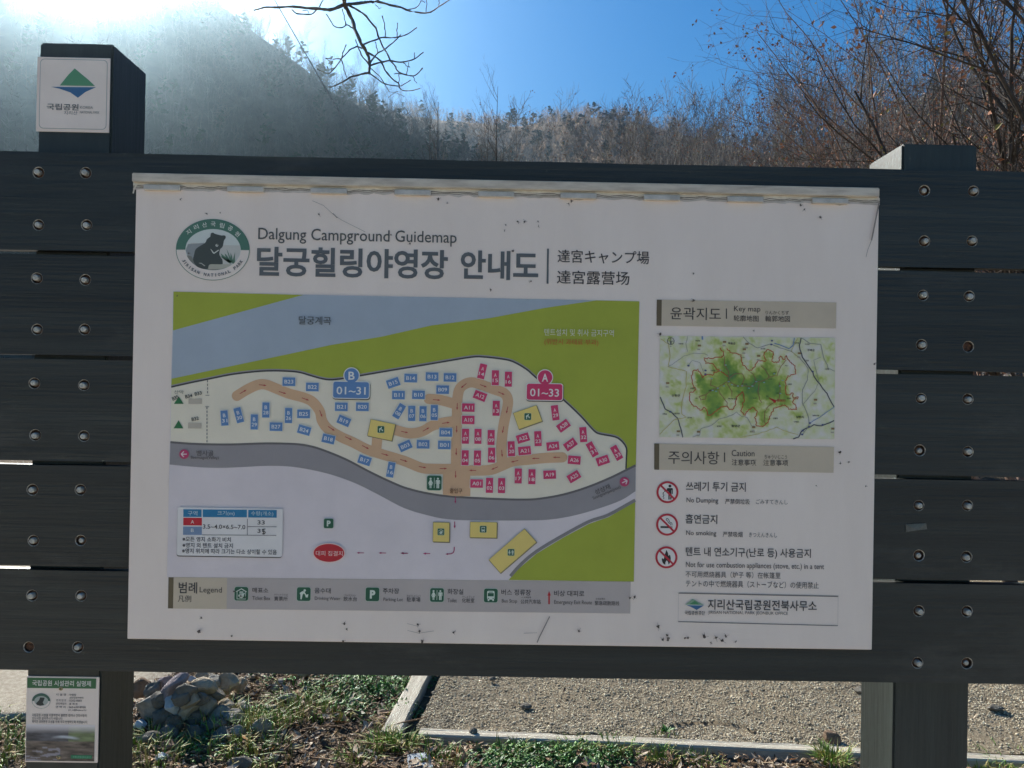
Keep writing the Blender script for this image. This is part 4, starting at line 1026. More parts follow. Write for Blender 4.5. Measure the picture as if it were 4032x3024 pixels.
for x, y in ((657, 308), (618, 1485)):
    c = on_y(PL([(x, y)]), YL0)[0]; bm = bmesh.new()
    bmesh.ops.create_uvsphere(bm, u_segments=16, v_segments=8, radius=.0046)
    for v in bm.verts: v.co = Vector((v.co.x + c[0] - IO[0], v.co.z * 0 + (-.0012 - .0016 * max(0, v.co.z / .0046) if v.co.z > -.001 else .0005) + YL0 - IO[1], v.co.y + c[2] - IO[2]))
    for a in (.6, 2.17):
        d = Vector((math.cos(a), 0, math.sin(a))); e = Vector((-d.z, 0, d.x)); o_ = Vector((c[0] - IO[0], YL0 - IO[1] - .0031, c[2] - IO[2]))
        f = bm.faces.new([bm.verts.new(o_ + d * .003 * s1 + e * .0006 * s2) for s1, s2 in ((-1, -1), (1, -1), (1, 1), (-1, 1))]); f.material_index = 1
    bm_obj('screw', bm, [m_screw, m_grime], info)

# scrap of old sticky tape on the fourth plank
tp = Print(.0012, YP0); m_scrap = noise_mat('sticky_tape', (.035, .043, .042), (.085, .095, .09), 60, .3, spec=.6)
W_ = on_y(OV([(1956, 1133), (1975, 1131), (2000, 1130), (2002, 1143), (1980, 1145), (1957, 1149)]), YP0)
to = W_.mean(0); V = np.concatenate([W_, W_]) - to; V[:6, 1] = -.0012; V[6:, 1] = -.0002; V[1, 1] -= .001; V[4, 1] -= .0016
tag(link('tape_scrap', mesh('tape_scrap', V, [tuple(range(5, -1, -1)), tuple(range(6, 12))] + [(k, (k + 1) % 6, 6 + (k + 1) % 6, 6 + k) for k in range(6)], m_scrap)), 'torn scrap of translucent sticky tape left on the dark plank right of the panel', 'tape').location = to
# ------------------------------------------------------------------ edging boards, rocks, small things on the ground
m_edge = noise_mat('weathered_timber', (.33, .29, .225), (.62, .565, .46), 7, .9, .8, 40, stretch=(.35, 5, 5), lo=.25, hi=.75, spec=.15, bdist=.006)


def edging(name, a, b, width, z0, z1, label):
    a = np.array(a); b = np.array(b); L = np.linalg.norm(b - a); t = (b - a) / L; nn = np.array([-t[1], t[0], 0])
    V = []; n = 60
    prof = [(0, z0), (0, z1 - .006), (.006, z1), (width * .35, z1 + .001), (width * .7, z1 - .001), (width - .006, z1), (width, z1 - .006), (width, z0)]
    for k in range(n + 1):
        s = L * k / n
        for i, (w, z) in enumerate(prof):
            e = .004 * mn.noise(Vector((s * 9, i * .7, L))) + .010 * max(0, mn.noise(Vector((s * 14, i * 2, 3))) - .35)
            V.append((s - L / 2, w + (e if i < 3 else -e if i > 4 else 0), z - (e * .8 if 0 < i < 7 else 0) + .003 * math.sin(s * 1.7)))
    m = len(prof); F = [(k * m + i, k * m + i + 1, (k + 1) * m + i + 1, (k + 1) * m + i) for k in range(n) for i in range(m - 1)]
    F += [tuple(range(m - 1, -1, -1)), tuple(n * m + i for i in range(m))]
    o = link(name, mesh(name, V, F, m_edge)); c = (a + b) / 2
    o.location = (c[0], c[1], 0); o.rotation_euler = (0, 0, math.atan2(t[1], t[0]))
    tag(o, label, 'timber edging', 'timber edging of the gravel pitch'); return o


far_l = lA + dv * 2.2
edging('edging_board', lA - dv * .02, far_l, .085, -.06, .030, 'weathered timber edging board running away from the viewer along the left side of the gravel')
edging('edging_board', gA + du * .02, gA + du * 3.4, .062, -.06, .012, 'weathered timber edging board along the front of the gravel, half sunk in soil')


def rock(name, c, rx, ry, rz, rot, m, seed, label, cat='rock', group=None, flat=.0):
    bm = bmesh.new(); bmesh.ops.create_icosphere(bm, subdivisions=3, radius=1)
    g = random.Random(seed); pl = []
    for k in range(13):
        d = Vector((g.gauss(0, 1), g.gauss(0, 1), g.gauss(0, 1))).normalized(); pl.append((d, g.uniform(.5, .9)))
    for v in bm.verts:
        p = v.co.copy()
        for d, h in pl:
            k = p.dot(d)
            if k > h: p -= d * (k - h) * .97
        q = v.co * 1.0
        p *= 1.12 + .15 * mn.noise(q * 1.7 + Vector((seed, 0, 0))) + .045 * mn.noise(q * 5 + Vector((0, seed, 0)))
        v.co = Vector((p.x * rx, p.y * ry, p.z * rz))
    o = bm_obj(name, bm, m); o.location = c; o.rotation_euler = rot
    tag(o, label, cat, group); return o


def rockmat(n, a, b): return noise_mat(n, a, b, 16, .9, .9, 45, lo=.3, hi=.7, spec=.15, bdist=.008, detail=9)


m_r = [rockmat('grey_stone', (.19, .17, .14), (.38, .345, .285)), rockmat('tan_stone', (.25, .20, .14), (.46, .385, .28)), rockmat('purple_stone', (.16, .13, .135), (.31, .26, .26)), rockmat('blue_stone', (.36, .37, .37), (.56, .57, .56)), rockmat('brown_stone', (.13, .085, .055), (.27, .19, .13)), rockmat('dark_stone', (.095, .085, .07), (.2, .18, .15))]
pile = [(130, 330, 45, 42, 4, 0, 'brown rounded rock at the top left of the rock pile, beside the post'), (195, 337, 42, 38, 5, .3, ''), (265, 292, 48, 26, 2, .35, 'flat purplish rock lying on the back of the rock pile'), (310, 322, 92, 30, 2, .75, 'long purplish slab leaning diagonally on the rock pile'), (424, 270, 26, 16, 3, 0, 'small bluish rock on the top edge of the rock pile'),
        (487, 330, 76, 42, 1, .2, 'large pale tan angular rock on top of the rock pile'), (560, 278, 44, 26, 0, -.3, ''), (636, 296, 62, 48, 1, 0, 'big flat topped tan rock at the right end of the rock pile'), (722, 306, 38, 30, 1, 0, ''), (172, 440, 82, 62, 0, 0, 'largest grey boulder, low in the rock pile beside the left post'), (316, 432, 42, 42, 3, .5, 'pale bluish white block, brightest stone in the rock pile'),
        (372, 380, 50, 34, 5, .2, ''), (426, 402, 60, 40, 1, .4, ''), (415, 456, 72, 34, 1, .7, 'elongated tan rock leaning below the pale block'), (528, 432, 58, 45, 0, .1, 'rounded grey rock at the right front of the rock pile'), (642, 446, 56, 34, 1, .6, ''), (436, 502, 52, 38, 5, 0, ''), (268, 520, 72, 45, 5, 0, 'dark wide rock in the shade at the foot of the pile'), (108, 556, 38, 30, 3, 0, ''), (318, 560, 50, 38, 4, 0, ''), (560, 362, 60, 34, 5, .2, ''), (590, 492, 56, 32, 0, .3, ''),
        (868, 562, 64, 36, 0, 0, 'grey rounded stone lying alone right of the rock pile'), (872, 508, 34, 18, 1, .4, 'small tan stone just behind the lone grey stone'), (680, 508, 60, 36, 0, .3, ''), (762, 440, 46, 20, 0, 0, ''), (298, 680, 52, 22, 4, 0, 'low reddish brown stone in the grass near the left post'), (262, 612, 60, 38, 5, 0, ''), (610, 620, 60, 36, 5, 0, ''), (240, 750, 34, 16, 3, 0, 'small pale stone in the grass close to the bottom edge'),
        (908, 448, 38, 20, 0, .2, ''), (1004, 388, 42, 18, 0, .1, ''), (508, 246, 40, 20, 1, 0, ''), (398, 345, 58, 32, 5, .3, ''), (1100, 244, 52, 20, 1, 0, 'flat pale stone under the beam among the dead leaves'), (450, 600, 58, 36, 5, 0, ''), (722, 785, 60, 26, 5, 0, ''), (350, 470, 60, 40, 5, .1, ''), (240, 395, 50, 36, 5, .4, ''), (480, 385, 50, 30, 5, 0, ''), (560, 560, 60, 32, 5, .2, ''), (170, 640, 50, 30, 5, .2, ''), (700, 590, 46, 24, 0, .1, '')]
gR = random.Random(21)
for k, (x, y, a, b, mi, rt, lab) in enumerate(pile):
    hgt = .03 + .15 * math.exp(-((x - 380) / 260.) ** 2 - ((y - 330) / 130.) ** 2)
    c = on_z(RK([(x, y)]), hgt)[0]; d = np.linalg.norm(c - CAM); s = d / FPX / RK.s
    sh = 'grey weathered stone among others in the rock pile behind the left post' if x < 700 else 'small grey stone lying among dead leaves right of the rock pile'
    rock('rock', c, a * s * 1.08, (a + b) * .5 * s, b * s * 1.25, (gR.uniform(-.2, .2), -rt, gR.uniform(-.4, .4)), m_r[mi], k * 3.1 + 1, lab or sh, 'rock', 'stones of the rock pile')
for k in range(44):
    x, y = gR.uniform(560, 1500) if k < 26 else gR.uniform(560, 1050), gR.choice([gR.uniform(250, 420), gR.uniform(420, 800)])
    if x > 1250 and y > 420: x -= 500
    c = on_z(RK([(x, y)]), .012)[0]; s = np.linalg.norm(c - CAM) / FPX / RK.s; a = gR.uniform(14, 34) if k < 26 else gR.uniform(26, 50)
    rock('rock', c, a * s, a * s * gR.uniform(.6, .9), a * s * gR.uniform(.35, .7), (gR.uniform(-.3, .3), gR.uniform(-.3, .3), gR.uniform(0, 3)), m_r[gR.choice([0, 0, 1, 5])], 200 + k, 'small angular stone scattered over litter and weeds right of the rock pile', 'rock', 'scattered rubble right of the rock pile')
for k, (x, y, a, b, mi, lab) in enumerate([(1796, 1594, 16, 16, 4, 'brown pebble beside the front edging near the right post'), (1022, 1579, 9, 7, 5, 'small dark pebble by the edging near the corner of the gravel'), (1065, 1467, 8, 5, 5, 'small dark pebble at the back of the gravel under the beam'), (1137, 1526, 12, 6, 5, 'dark flat chip lying on the left part of the gravel'), (1860, 1490, 14, 7, 5, 'dark stone on the gravel beside the right post'), (2148, 1530, 16, 7, 5, 'dark stone on the gravel right of the right post')]):
    c = on_z(OV([(x, y)]), .02)[0]; s = np.linalg.norm(c - CAM) / 1661
    rock('pebble', c, a * s, a * s * .8, b * s * .9, (0, 0, gR.uniform(0, 3)), m_r[mi], 400 + k, lab, 'pebble', 'loose pebbles on the gravel')
# square concrete paver, sunk in the soil
q = on_z(OV([(880, 1628), (926, 1624), (938, 1664), (884, 1668)]), .012); c = q.mean(0)
bm = bmesh.new(); n = 7; G = {}
for a in range(n):
    for b in range(n):
        s, t = a / (n - 1), b / (n - 1); p = (q[0] * (1 - s) + q[1] * s) * (1 - t) + (q[3] * (1 - s) + q[2] * s) * t - c
        e = (a in (0, n - 1)) + (b in (0, n - 1))
        G[a, b] = bm.verts.new((p[0] + .002 * mn.noise(Vector((a * .7, b * .7, 1.5))), p[1] + .002 * mn.noise(Vector((a * .7, b * .7, 5.5))), -.002 * e + .001 * mn.noise(Vector((a, b, 9)))))
for a in range(n - 1):
    for b in range(n - 1): bm.faces.new((G[a, b], G[a, b + 1], G[a + 1, b + 1], G[a + 1, b]))
r = bmesh.ops.extrude_face_region(bm, geom=list(bm.faces))
for v in [v for v in r['geom'] if isinstance(v, bmesh.types.BMVert)]: v.co.z -= .06
bmesh.ops.recalc_face_normals(bm, faces=bm.faces)
tag(bm_obj('paver', bm, noise_mat('concrete', (.26, .29, .32), (.40, .43, .46), 120, .85, .25, 300, lo=.3, hi=.7)), 'square grey concrete paver sunk in the soil by the gravel corner', 'paver').location = c


# ---- gravel grains, dead leaves, twigs, grass: uncountable
def scatter(poly_px, n, g, z=0):
    """random ground points whose picture falls inside a measured polygon"""
    W = on_z(OV(poly_px), z)[:, :2]; lo, hi = W.min(0), W.max(0); out = []
    while len(out) < n:
        p = lo + (hi - lo) * g.random(2); ins = False; j = len(W) - 1
        for i in range(len(W)):
            if (W[i, 1] > p[1]) != (W[j, 1] > p[1]) and p[0] < (W[j, 0] - W[i, 0]) * (p[1] - W[i, 1]) / (W[j, 1] - W[i, 1]) + W[i, 0]: ins = not ins
            j = i
        if ins: out.append(p)
    return np.array(out)


g = np.random.default_rng(33)
OCT = np.array([(1, 0, 0), (0, 1, 0), (-1, 0, 0), (0, -1, 0), (0, 0, 1), (.2, .2, -.8)]); OF_ = np.array([(0, 1, 4), (1, 2, 4), (2, 3, 4), (3, 0, 4), (1, 0, 5), (2, 1, 5), (3, 2, 5), (0, 3, 5)])


def grains(name, pts, size, mats, label, cat):
    n = len(pts); r = size * np.exp(g.normal(0, .38, n)); V = OCT[None] * (1 + g.normal(0, .22, (n, 6, 3)) * (np.abs(OCT)[None] > .1)) + g.normal(0, .12, (n, 6, 3))
    a = g.random(n) * 6.283; ca, sa = np.cos(a), np.sin(a)
    X = V[..., 0] * ca[:, None] - V[..., 1] * sa[:, None]; Y = V[..., 0] * sa[:, None] + V[..., 1] * ca[:, None]
    W = np.stack([X * r[:, None] + pts[:, :1], Y * r[:, None] + pts[:, 1:2], V[..., 2] * r[:, None] * .55 + pts[:, 2:3]], -1).reshape(-1, 3)
    F = (OF_[None] + np.arange(n)[:, None, None] * 6).reshape(-1, 3)
    mi = np.repeat(g.choice(len(mats), n, p=[.66, .26, .08][:len(mats)]), 8)
    return tag(link(name, mesh(name, W, F, mats, mi)), label, cat, kind='stuff')


m_g = [noise_mat('gravel_grain', (.44, .365, .25), (.65, .56, .41), 60, .9, lo=.3, hi=.7, spec=.15), noise_mat('gravel_grain_grey', (.28, .245, .185), (.46, .41, .32), 60, .9, spec=.15), noise_mat('gravel_grain_dark', (.10, .08, .055), (.2, .16, .11), 60, .9, spec=.1)]
N_ = 115000; U_ = g.random(N_) * 3.5; W_ = .07 + g.random(N_) ** 1.25 * 1.75
W_ = np.where(fbm(0, 0) > 9, W_, W_)
pp = gA[None, :2] + U_[:, None] * du[None, :2] + W_[:, None] * dv[None, :2]
zz = np.array([padz(u, w) for u, w in zip(U_, W_)])
dens = np.array([mn.noise(Vector((u * 2.3, w * 2.3, 4))) for u, w in zip(U_, W_)])
keep = g.random(N_) < .78 + .95 * dens
grains('gravel', np.c_[pp, zz + .002][keep], .0034, m_g, 'pale coarse gravel covering the tent pitch behind the board', 'gravel')

m_leaf = [noise_mat('dead_leaf', (.16, .09, .05), (.34, .22, .13), 30, .8, spec=.2), noise_mat('dead_leaf_pale', (.34, .26, .18), (.52, .43, .33), 30, .8, spec=.2), noise_mat('dead_leaf_dark', (.05, .032, .022), (.13, .085, .055), 30, .85, spec=.2), noise_mat('dead_leaf_orange', (.30, .10, .02), (.45, .2, .04), 30, .7)]


def leaves(name, pts, size, label):
    V, F, M = [], [], []
    for k, p in enumerate(pts):
        s = size * math.exp(g.normal(0, .45)); a = g.random() * 6.283; el_ = g.normal(0, .45); cu = g.uniform(-.5, .9)
        t = np.array([math.cos(a) * math.cos(el_), math.sin(a) * math.cos(el_), math.sin(el_)]); b = np.array([-math.sin(a), math.cos(a), g.normal(0, .3)]); nn = np.cross(t, b); wd = g.uniform(.22, .45)
        u_, v_ = pad_uv(p[0], p[1]); z = (padz(u_, v_) + .006 if u_ > 0 and v_ > .05 else ghill(p[0], p[1])) + .004 + g.random() ** 1.5 * .026
        c = np.array([p[0], p[1], z]); o = len(V)
        V += [c - t * s, c - t * s * .3 + b * s * wd + nn * s * .2 * cu, c - t * s * .3 - b * s * wd + nn * s * .25 * cu, c - t * s * .3, c + t * s * .4 + b * s * wd * .8 + nn * s * .3 * cu, c + t * s * .4 - b * s * wd * .8 + nn * s * .2 * cu, c + t * s * .4 + nn * s * .06, c + t * s * 1.05 + nn * s * .35 * cu]
        F += [(o, o + 3, o + 1), (o, o + 2, o + 3), (o + 1, o + 3, o + 6, o + 4), (o + 3, o + 2, o + 5, o + 6), (o + 4, o + 6, o + 7), (o + 6, o + 5, o + 7)]
        M += [int(g.choice(4, p=[.46, .27, .245, .025]))] * 6
    tag(link(name, mesh(name, V, F, m_leaf, M)), label, 'leaf litter', kind='stuff')


L1 = scatter([(240, 1440), (925, 1440), (870, 1600), (890, 1600), (2300, 1670), (2300, 1760), (200, 1760)], 10500, g)
leaves('leaf_litter', L1, .0135, 'brown dead leaves covering the soil between rock pile and gravel')
L2 = scatter([(-300, 1590), (60, 1570), (240, 1600), (240, 1760), (-300, 1760)], 700, g)
leaves('leaf_litter', L2, .013, 'dead leaves scattered at the left edge below the small plate')
L3 = np.array([gA[:2] + du[:2] * g.uniform(.05, 3.3) + dv[:2] * g.uniform(.1, 1.5) for k in range(110)])
leaves('leaf_litter', L3, .0095, 'few dead leaf bits lying on the gravel pitch')
# straw and twigs
tw = []
for p in scatter([(240, 1440), (925, 1440), (870, 1600), (890, 1615), (2300, 1670), (2300, 1760), (-300, 1760), (-300, 1600), (60, 1600)], 2600, g):
    a = g.random() * 6.283; L = .02 + g.random() ** 2 * .07; z = ghill(*p) + .006 + g.random() * .012; d = np.array([math.cos(a), math.sin(a), g.normal(0, .16)])
    c = np.array([p[0], p[1], z]); bnd = g.normal(0, .2, 3) * L * (.4, .4, .1); r = .0006 + g.random() ** 3 * .0022
    tw.append(([c - d * L, c + bnd, c + d * L], [r, r, r * .5], 3))
V, F = tubes(tw)
m_straw = noise_mat('dry_straw', (.30, .21, .12), (.58, .46, .30), 8, .8, spec=.2)
tag(link('straw', mesh('straw', V, F, m_straw)), 'dry straw and thin twigs strewn over the leaf litter', 'straw', kind='stuff')
lit = []
for x, y, a, L in ((700, 1571, .15, .09), (560, 1520, .9, .07), (795, 1607, -.2, .12), (880, 1560, .5, .1), (640, 1600, 1.2, .08), (720, 1645, -.4, .1)):
    c = on_z(OV([(x, y)]), .03)[0]; d = np.array([math.cos(a), math.sin(a), .06]); P_ = [c - d * L, c - d * L * .3 + (0, .004, .003), c + d * L * .4, c + d * L]
    V, F = tubes([(np.array(P_) - c, [.004, .0037, .003, .002], 6)]); o = link('fallen_twig', mesh('fallen_twig', V, F, m_leaf[0], smooth=True)); o.location = c
    tag(o, 'thin brown twig fallen on the leaf litter', 'twig', 'fallen twigs on the litter')

m_gr = [noise_mat('grass_green', (.08, .17, .02), (.18, .30, .045), 20, .6, spec=.3), noise_mat('grass_yellow', (.30, .27, .08), (.48, .41, .17), 20, .7, spec=.3)]
m_wd = [noise_mat('weed_leaf', (.07, .18, .025), (.15, .30, .05), 25, .55, spec=.35), noise_mat('weed_leaf_dark', (.035, .10, .02), (.08, .18, .04), 25, .55, spec=.35)]
for m in m_gr + m_wd:
    N = m.node_tree.nodes; Pb = N['Principled BSDF']; Pb.inputs['Transmission Weight'].default_value = 0
    try: Pb.inputs['Subsurface Weight'].default_value = .0
    except Exception: pass


def blades(V, F, M, c, n, h, spread, yel=.3):
    for k in range(n):
        a = g.random() * 6.283; r = spread * math.sqrt(g.random()); b = np.array([c[0] + r * math.cos(a), c[1] + r * math.sin(a), 0]); b[2] = ghill(b[0], b[1]) - .004
        hh = h * (.45 + .8 * g.random()); az = a + g.normal(0, .8); ln = g.uniform(.15, .9); w = .0016 + .0016 * g.random()
        d = np.array([math.cos(az), math.sin(az), 0]); s = np.array([-d[1], d[0], 0]) * w; o = len(V)
        m1 = b + d * hh * ln * .3 + (0, 0, hh * .55); tp = b + d * hh * ln + (0, 0, hh * (1 - ln * .45))
        V += [b - s, b + s, m1 + s * .9, m1 - s * .9, tp]; F += [(o, o + 1, o + 2, o + 3), (o + 3, o + 2, o + 4)]; M += [1 if g.random() < yel else 0] * 2


def weeds(V, F, M, c, n, h, spread):
    for k in range(n):
        a = g.random() * 6.283; r = spread * math.sqrt(g.random()); x, y = c[0] + r * math.cos(a), c[1] + r * math.sin(a); z = ghill(x, y) + h * (.2 + g.random()) * (1 - .6 * r / spread)
        s = .006 + .010 * g.random(); az = g.random() * 6.283; ti = g.normal(0, .5)
        t = np.array([math.cos(az) * math.cos(ti), math.sin(az) * math.cos(ti), math.sin(ti)]); b = np.array([-math.sin(az), math.cos(az), g.normal(0, .35)]); p = np.array([x, y, z]); o = len(V); dn = np.array([0, 0, -.25 * s])
        V += [p - t * s, p + b * s * .5 + dn, p - b * s * .5 + dn, p + t * s]; F += [(o, o + 2, o + 3), (o, o + 3, o + 1)]; M += [int(g.random() < .45)] * 2
        if k % 4 == 0:
            o = len(V); q = np.array([x + g.normal(0, .01), y, ghill(x, y) - .003]); V += [q, q + (.0016, 0, 0), p]; F += [(o, o + 1, o + 2)]; M += [0]


V, F, M = [], [], []
for x, y, n, h, sp in ((515, 1600, 240, .09, .2), (330, 1600, 150, .08, .12), (320, 1650, 180, .08, .14), (560, 1640, 160, .08, .13), (830, 1610, 160, .08, .07), (870, 1612, 140, .08, .07), (650, 1545, 120, .1, .12), (720, 1545, 120, .07, .12), (640, 1500, 60, .07, .12), (600, 1570, 70, .12, .1), (550, 1580, 60, .14, .05), (1110, 1625, 120, .07, .08), (1240, 1618, 150, .07, .1), (1335, 1618, 140, .08, .09), (1440, 1600, 120, .06, .06), (1430, 1640, 110, .07, .07), (1520, 1645, 90, .05, .08), (1800, 1645, 260, .09, .07), (1790, 1635, 120, .08, .05), (20, 1560, 160, .035, .2), (30, 1600, 220, .045, .2), (10, 1640, 200, .05, .2), (-100, 1620, 300, .08, .3), (960, 1645, 120, .06, .1), (850, 1560, 60, .05, .08), (2120, 1650, 160, .06, .12), (2200, 1650, 160, .07, .14), (1025, 1606, 40, .04, .03), (930, 1612, 40, .05, .03), (770, 1650, 110, .07, .1), (470, 1560, 130, .09, .12), (700, 1500, 60, .08, .1)):
    c = on_z(OV([(x, y)]), 0)[0]; blades(V, F, M, c, int(n * .85), h * 1.1, sp, .45)
tag(link('grass', mesh('grass', V, F, m_gr, M)), 'short green and yellowed grass tufts growing through litter and stones', 'grass', kind='stuff')
V, F, M = [], [], []
for x, y, n, h, sp in ((740, 1490, 420, .05, .2), (800, 1480, 800, .05, .2), (640, 1480, 120, .05, .2), (850, 1490, 420, .05, .14), (870, 1530, 220, .04, .1), (760, 1540, 260, .04, .14), (1120, 1630, 500, .045, .12), (1180, 1640, 560, .05, .14), (1260, 1630, 560, .05, .14), (1320, 1640, 320, .05, .1), (1040, 1650, 260, .04, .1), (1110, 1655, 500, .045, .13), (440, 1625, 240, .04, .14), (560, 1560, 160, .05, .1), (610, 1450, 120, .05, .2), (900, 1465, 200, .04, .1)):
    c = on_z(OV([(x, y)]), 0)[0]; weeds(V, F, M, c, int(n * .9), h * 1.25, sp)
tag(link('ground_weeds', mesh('ground_weeds', V, F, m_wd, M)), 'small leaved green weeds carpeting the soil beside the gravel', 'weeds', kind='stuff')
V, F, M = [], [], []; c = on_z(OV([(1440, 1584)]), .0)[0]
for k in range(26):
    a = g.random() * 6.283; s = .018 + .016 * g.random(); t = np.array([math.cos(a), math.sin(a), .5 + .4 * g.random()]); b = np.array([-t[1], t[0], 0]); o = len(V)
    V += [np.array((0, 0, .0)), t * s * .6 + b * s * .25, t * s * .6 - b * s * .25, t * s * 1.2 - (0, 0, s * .25)]; F += [(o, o + 1, o + 3, o + 2)]; M += [int(g.random() < .4)]
o = link('weed', mesh('weed', V, F, m_wd, M)); o.location = c + (0, 0, .006); tag(o, 'single small green weed growing out of the gravel', 'weed')

# ------------------------------------------------------------------ trees
m_bk = [noise_mat('bark_dark', (.035, .028, .022), (.10, .08, .065), 12, .9, spec=.15), noise_mat('bark_grey', (.09, .08, .07), (.22, .2, .175), 12, .9, spec=.15), noise_mat('bark_pale', (.17, .155, .14), (.36, .335, .3), 12, .85, spec=.2)]
m_bud = [noise_mat('rust_leaf', (.24, .10, .055), (.46, .22, .13), 8, .7, spec=.2), noise_mat('pink_leaf', (.33, .16, .11), (.5, .29, .2), 8, .7, spec=.2), noise_mat('olive_leaf', (.2, .17, .05), (.34, .28, .09), 8, .7, spec=.2)]


def grow(rng, H, stems, lean, levels, kids, ratio, ang, trop, r0, wander=.09, low=.25, sides=(6, 4, 3), clear=0.0, rmin=.03):
    """branch skeleton of one leafless tree rooted at the origin: list of (points, radii, sides), and twig tips"""
    polys, tips = [], []; up = np.array([0, 0, 1.])

    def br(p, d, L, r, lev):
        n = (9, 7, 5, 4, 3, 3)[min(lev, 5)]; P = [p]; D = [d]
        for i in range(n):
            d = d + rng.normal(0, wander, 3) + up * trop; d = d / np.linalg.norm(d); p = p + d * L / n; P.append(p); D.append(d)
        rt = r * (.06 if lev == 0 else .32 if lev < levels else .4); rad = np.linspace(r, rt, n + 1); polys.append((np.array(P), rad, sides[min(lev, len(sides) - 1)]))
        if lev >= levels: tips.append((P[-1], D[-1])); tips.append((P[-2], D[-2])); return
        for j in range(kids[lev]):
            lo_ = max(low, clear) if lev == 0 else .15
            t = lo_ + (1 - lo_) * (j + rng.random()) / kids[lev]; k = min(int(t * n), n - 1); q = P[k] * (1 - (t * n - k)) + P[k + 1] * (t * n - k)
            ax = rng.normal(0, 1, 3); ax -= ax @ D[k] * D[k]; ax /= np.linalg.norm(ax)
            a = ang[min(lev, len(ang) - 1)] * (.7 + .6 * rng.random())
            dd = D[k] * math.cos(a) + ax * math.sin(a)
            br(q, dd, L * ratio[min(lev, len(ratio) - 1)] * (1.15 - .55 * t) * (.8 + .4 * rng.random()), max(rad[k] * .58, r0 * rmin), lev + 1)
    for s in range(stems):
        a = 6.283 * (s + rng.random() * .6) / stems; l = lean * (.6 + .8 * rng.random())
        br(np.array([math.cos(a), math.sin(a), 0]) * r0 * (0 if stems == 1 else 1.2) + (0, 0, -.3), np.array([math.cos(a) * math.sin(l), math.sin(a) * math.sin(l), math.cos(l)]), H * (.85 + .3 * rng.random()) * (1 if s else 1.05), r0, 0)
    return polys, tips


def tree_meshes(name, seed, mat, leafy=0, leaf=.02, **kw):
    rng = np.random.default_rng(seed); polys, tips = grow(rng, **kw)
    nst = kw['stems']
    big = [p for p in polys if p[2] == kw.get('sides', (6, 4, 3))[0]]; small = [p for p in polys if p[2] != kw.get('sides', (6, 4, 3))[0]]
    V, F = tubes(big); tr = mesh('trunk', V, F, mat, smooth=True)
    V, F = tubes(small); cr = mesh('crown', V, F, mat, smooth=True)
    lf = None
    if leafy:
        V, F, M = [], [], []
        for p, d in tips:
            if rng.random() > leafy: continue
            for k in range(rng.integers(1, 4)):
                s = leaf * (.6 + .8 * rng.random()); t = d + rng.normal(0, .6, 3); t /= np.linalg.norm(t); b = np.cross(t, rng.normal(0, 1, 3)); b /= np.linalg.norm(b) + 1e-6; q = p + rng.normal(0, leaf * .8, 3); o = len(V)
                V += [q, q + t * s * .5 + b * s * .32, q + t * s * .5 - b * s * .32, q + t * s + np.cross(t, b) * s * .3]; F += [(o, o + 1, o + 3, o + 2)]; M += [int(rng.choice(3, p=[.55, .3, .15]))]
        lf = mesh('withered_leaves', V, F, m_bud, M)
    return tr, cr, lf


def plant_tree(kind, ms, x, y, rz, sc, label, group, z=-.05):
    o = empty(kind, (x, y, z)); o.rotation_euler = (0, 0, rz); o.scale = (sc,) * 3; tag(o, label, 'tree', group)
    for nme, me in zip(('trunk', 'crown', 'withered_leaves'), ms):
        if me is not None: link(nme, me, o)
    return o


def spot(px, D):
    p = at_dist(OV([(px, 829)]), D)[0]; return p[0], p[1]


# the nearest trees on the right, upright fans of branches with withered rust leaves


def fit(ms, D, top):                                    # scale that brings the crown's top to the measured height
    zs = np.empty(len(ms[1].vertices) * 3, np.float32); ms[1].vertices.foreach_get('co', zs); zmax = float(np.percentile(zs[2::3], 97))
    return ((829 - top) / 1661 * D + CAMH) / zmax


m_red_lit = noise_mat('bark_reddish_lit', (.10, .062, .045), (.26, .175, .135), 12, .85, spec=.2)  # lightened reddish bark, the look of sunlit twigs put into its colour
near = [tree_meshes('near', 40 + k, (m_bk[0], m_red_lit, m_red_lit)[k], .34, .026, H=4.6, stems=4, lean=.42, levels=4, kids=(11, 6, 4, 3), ratio=(.42, .52, .55, .6), ang=(.55, .65, .7, .8), trop=.03, r0=(.06, .04, .045)[k], wander=.08, low=.2, clear=.2, sides=(6, 4, 3, 3, 3)) for k in range(3)]
G1 = 'bare trees with rust leaves behind the right post'
for k, (px, D, rz, top, lab) in enumerate(((2440, 5.6, .4, -300, 'nearest dark tree with rust leaves, its limbs slanting in from the right edge'), (2340, 9.5, 4.0, -160, 'tall rust leaved tree at the right edge behind the nearest one'), (2150, 12.5, 3.3, 20, 'rust leaved tree rising behind the right post'), (2290, 7.2, 5.2, 60, 'low rust leaved tree filling the corner right of the right post'), (2000, 15, 1.2, 175, 'rust leaved tree just left of the right post top'))):
    x, y = spot(px, D); plant_tree('tree', near[k % 3], x, y, rz, fit(near[k % 3], D, top), lab, G1)
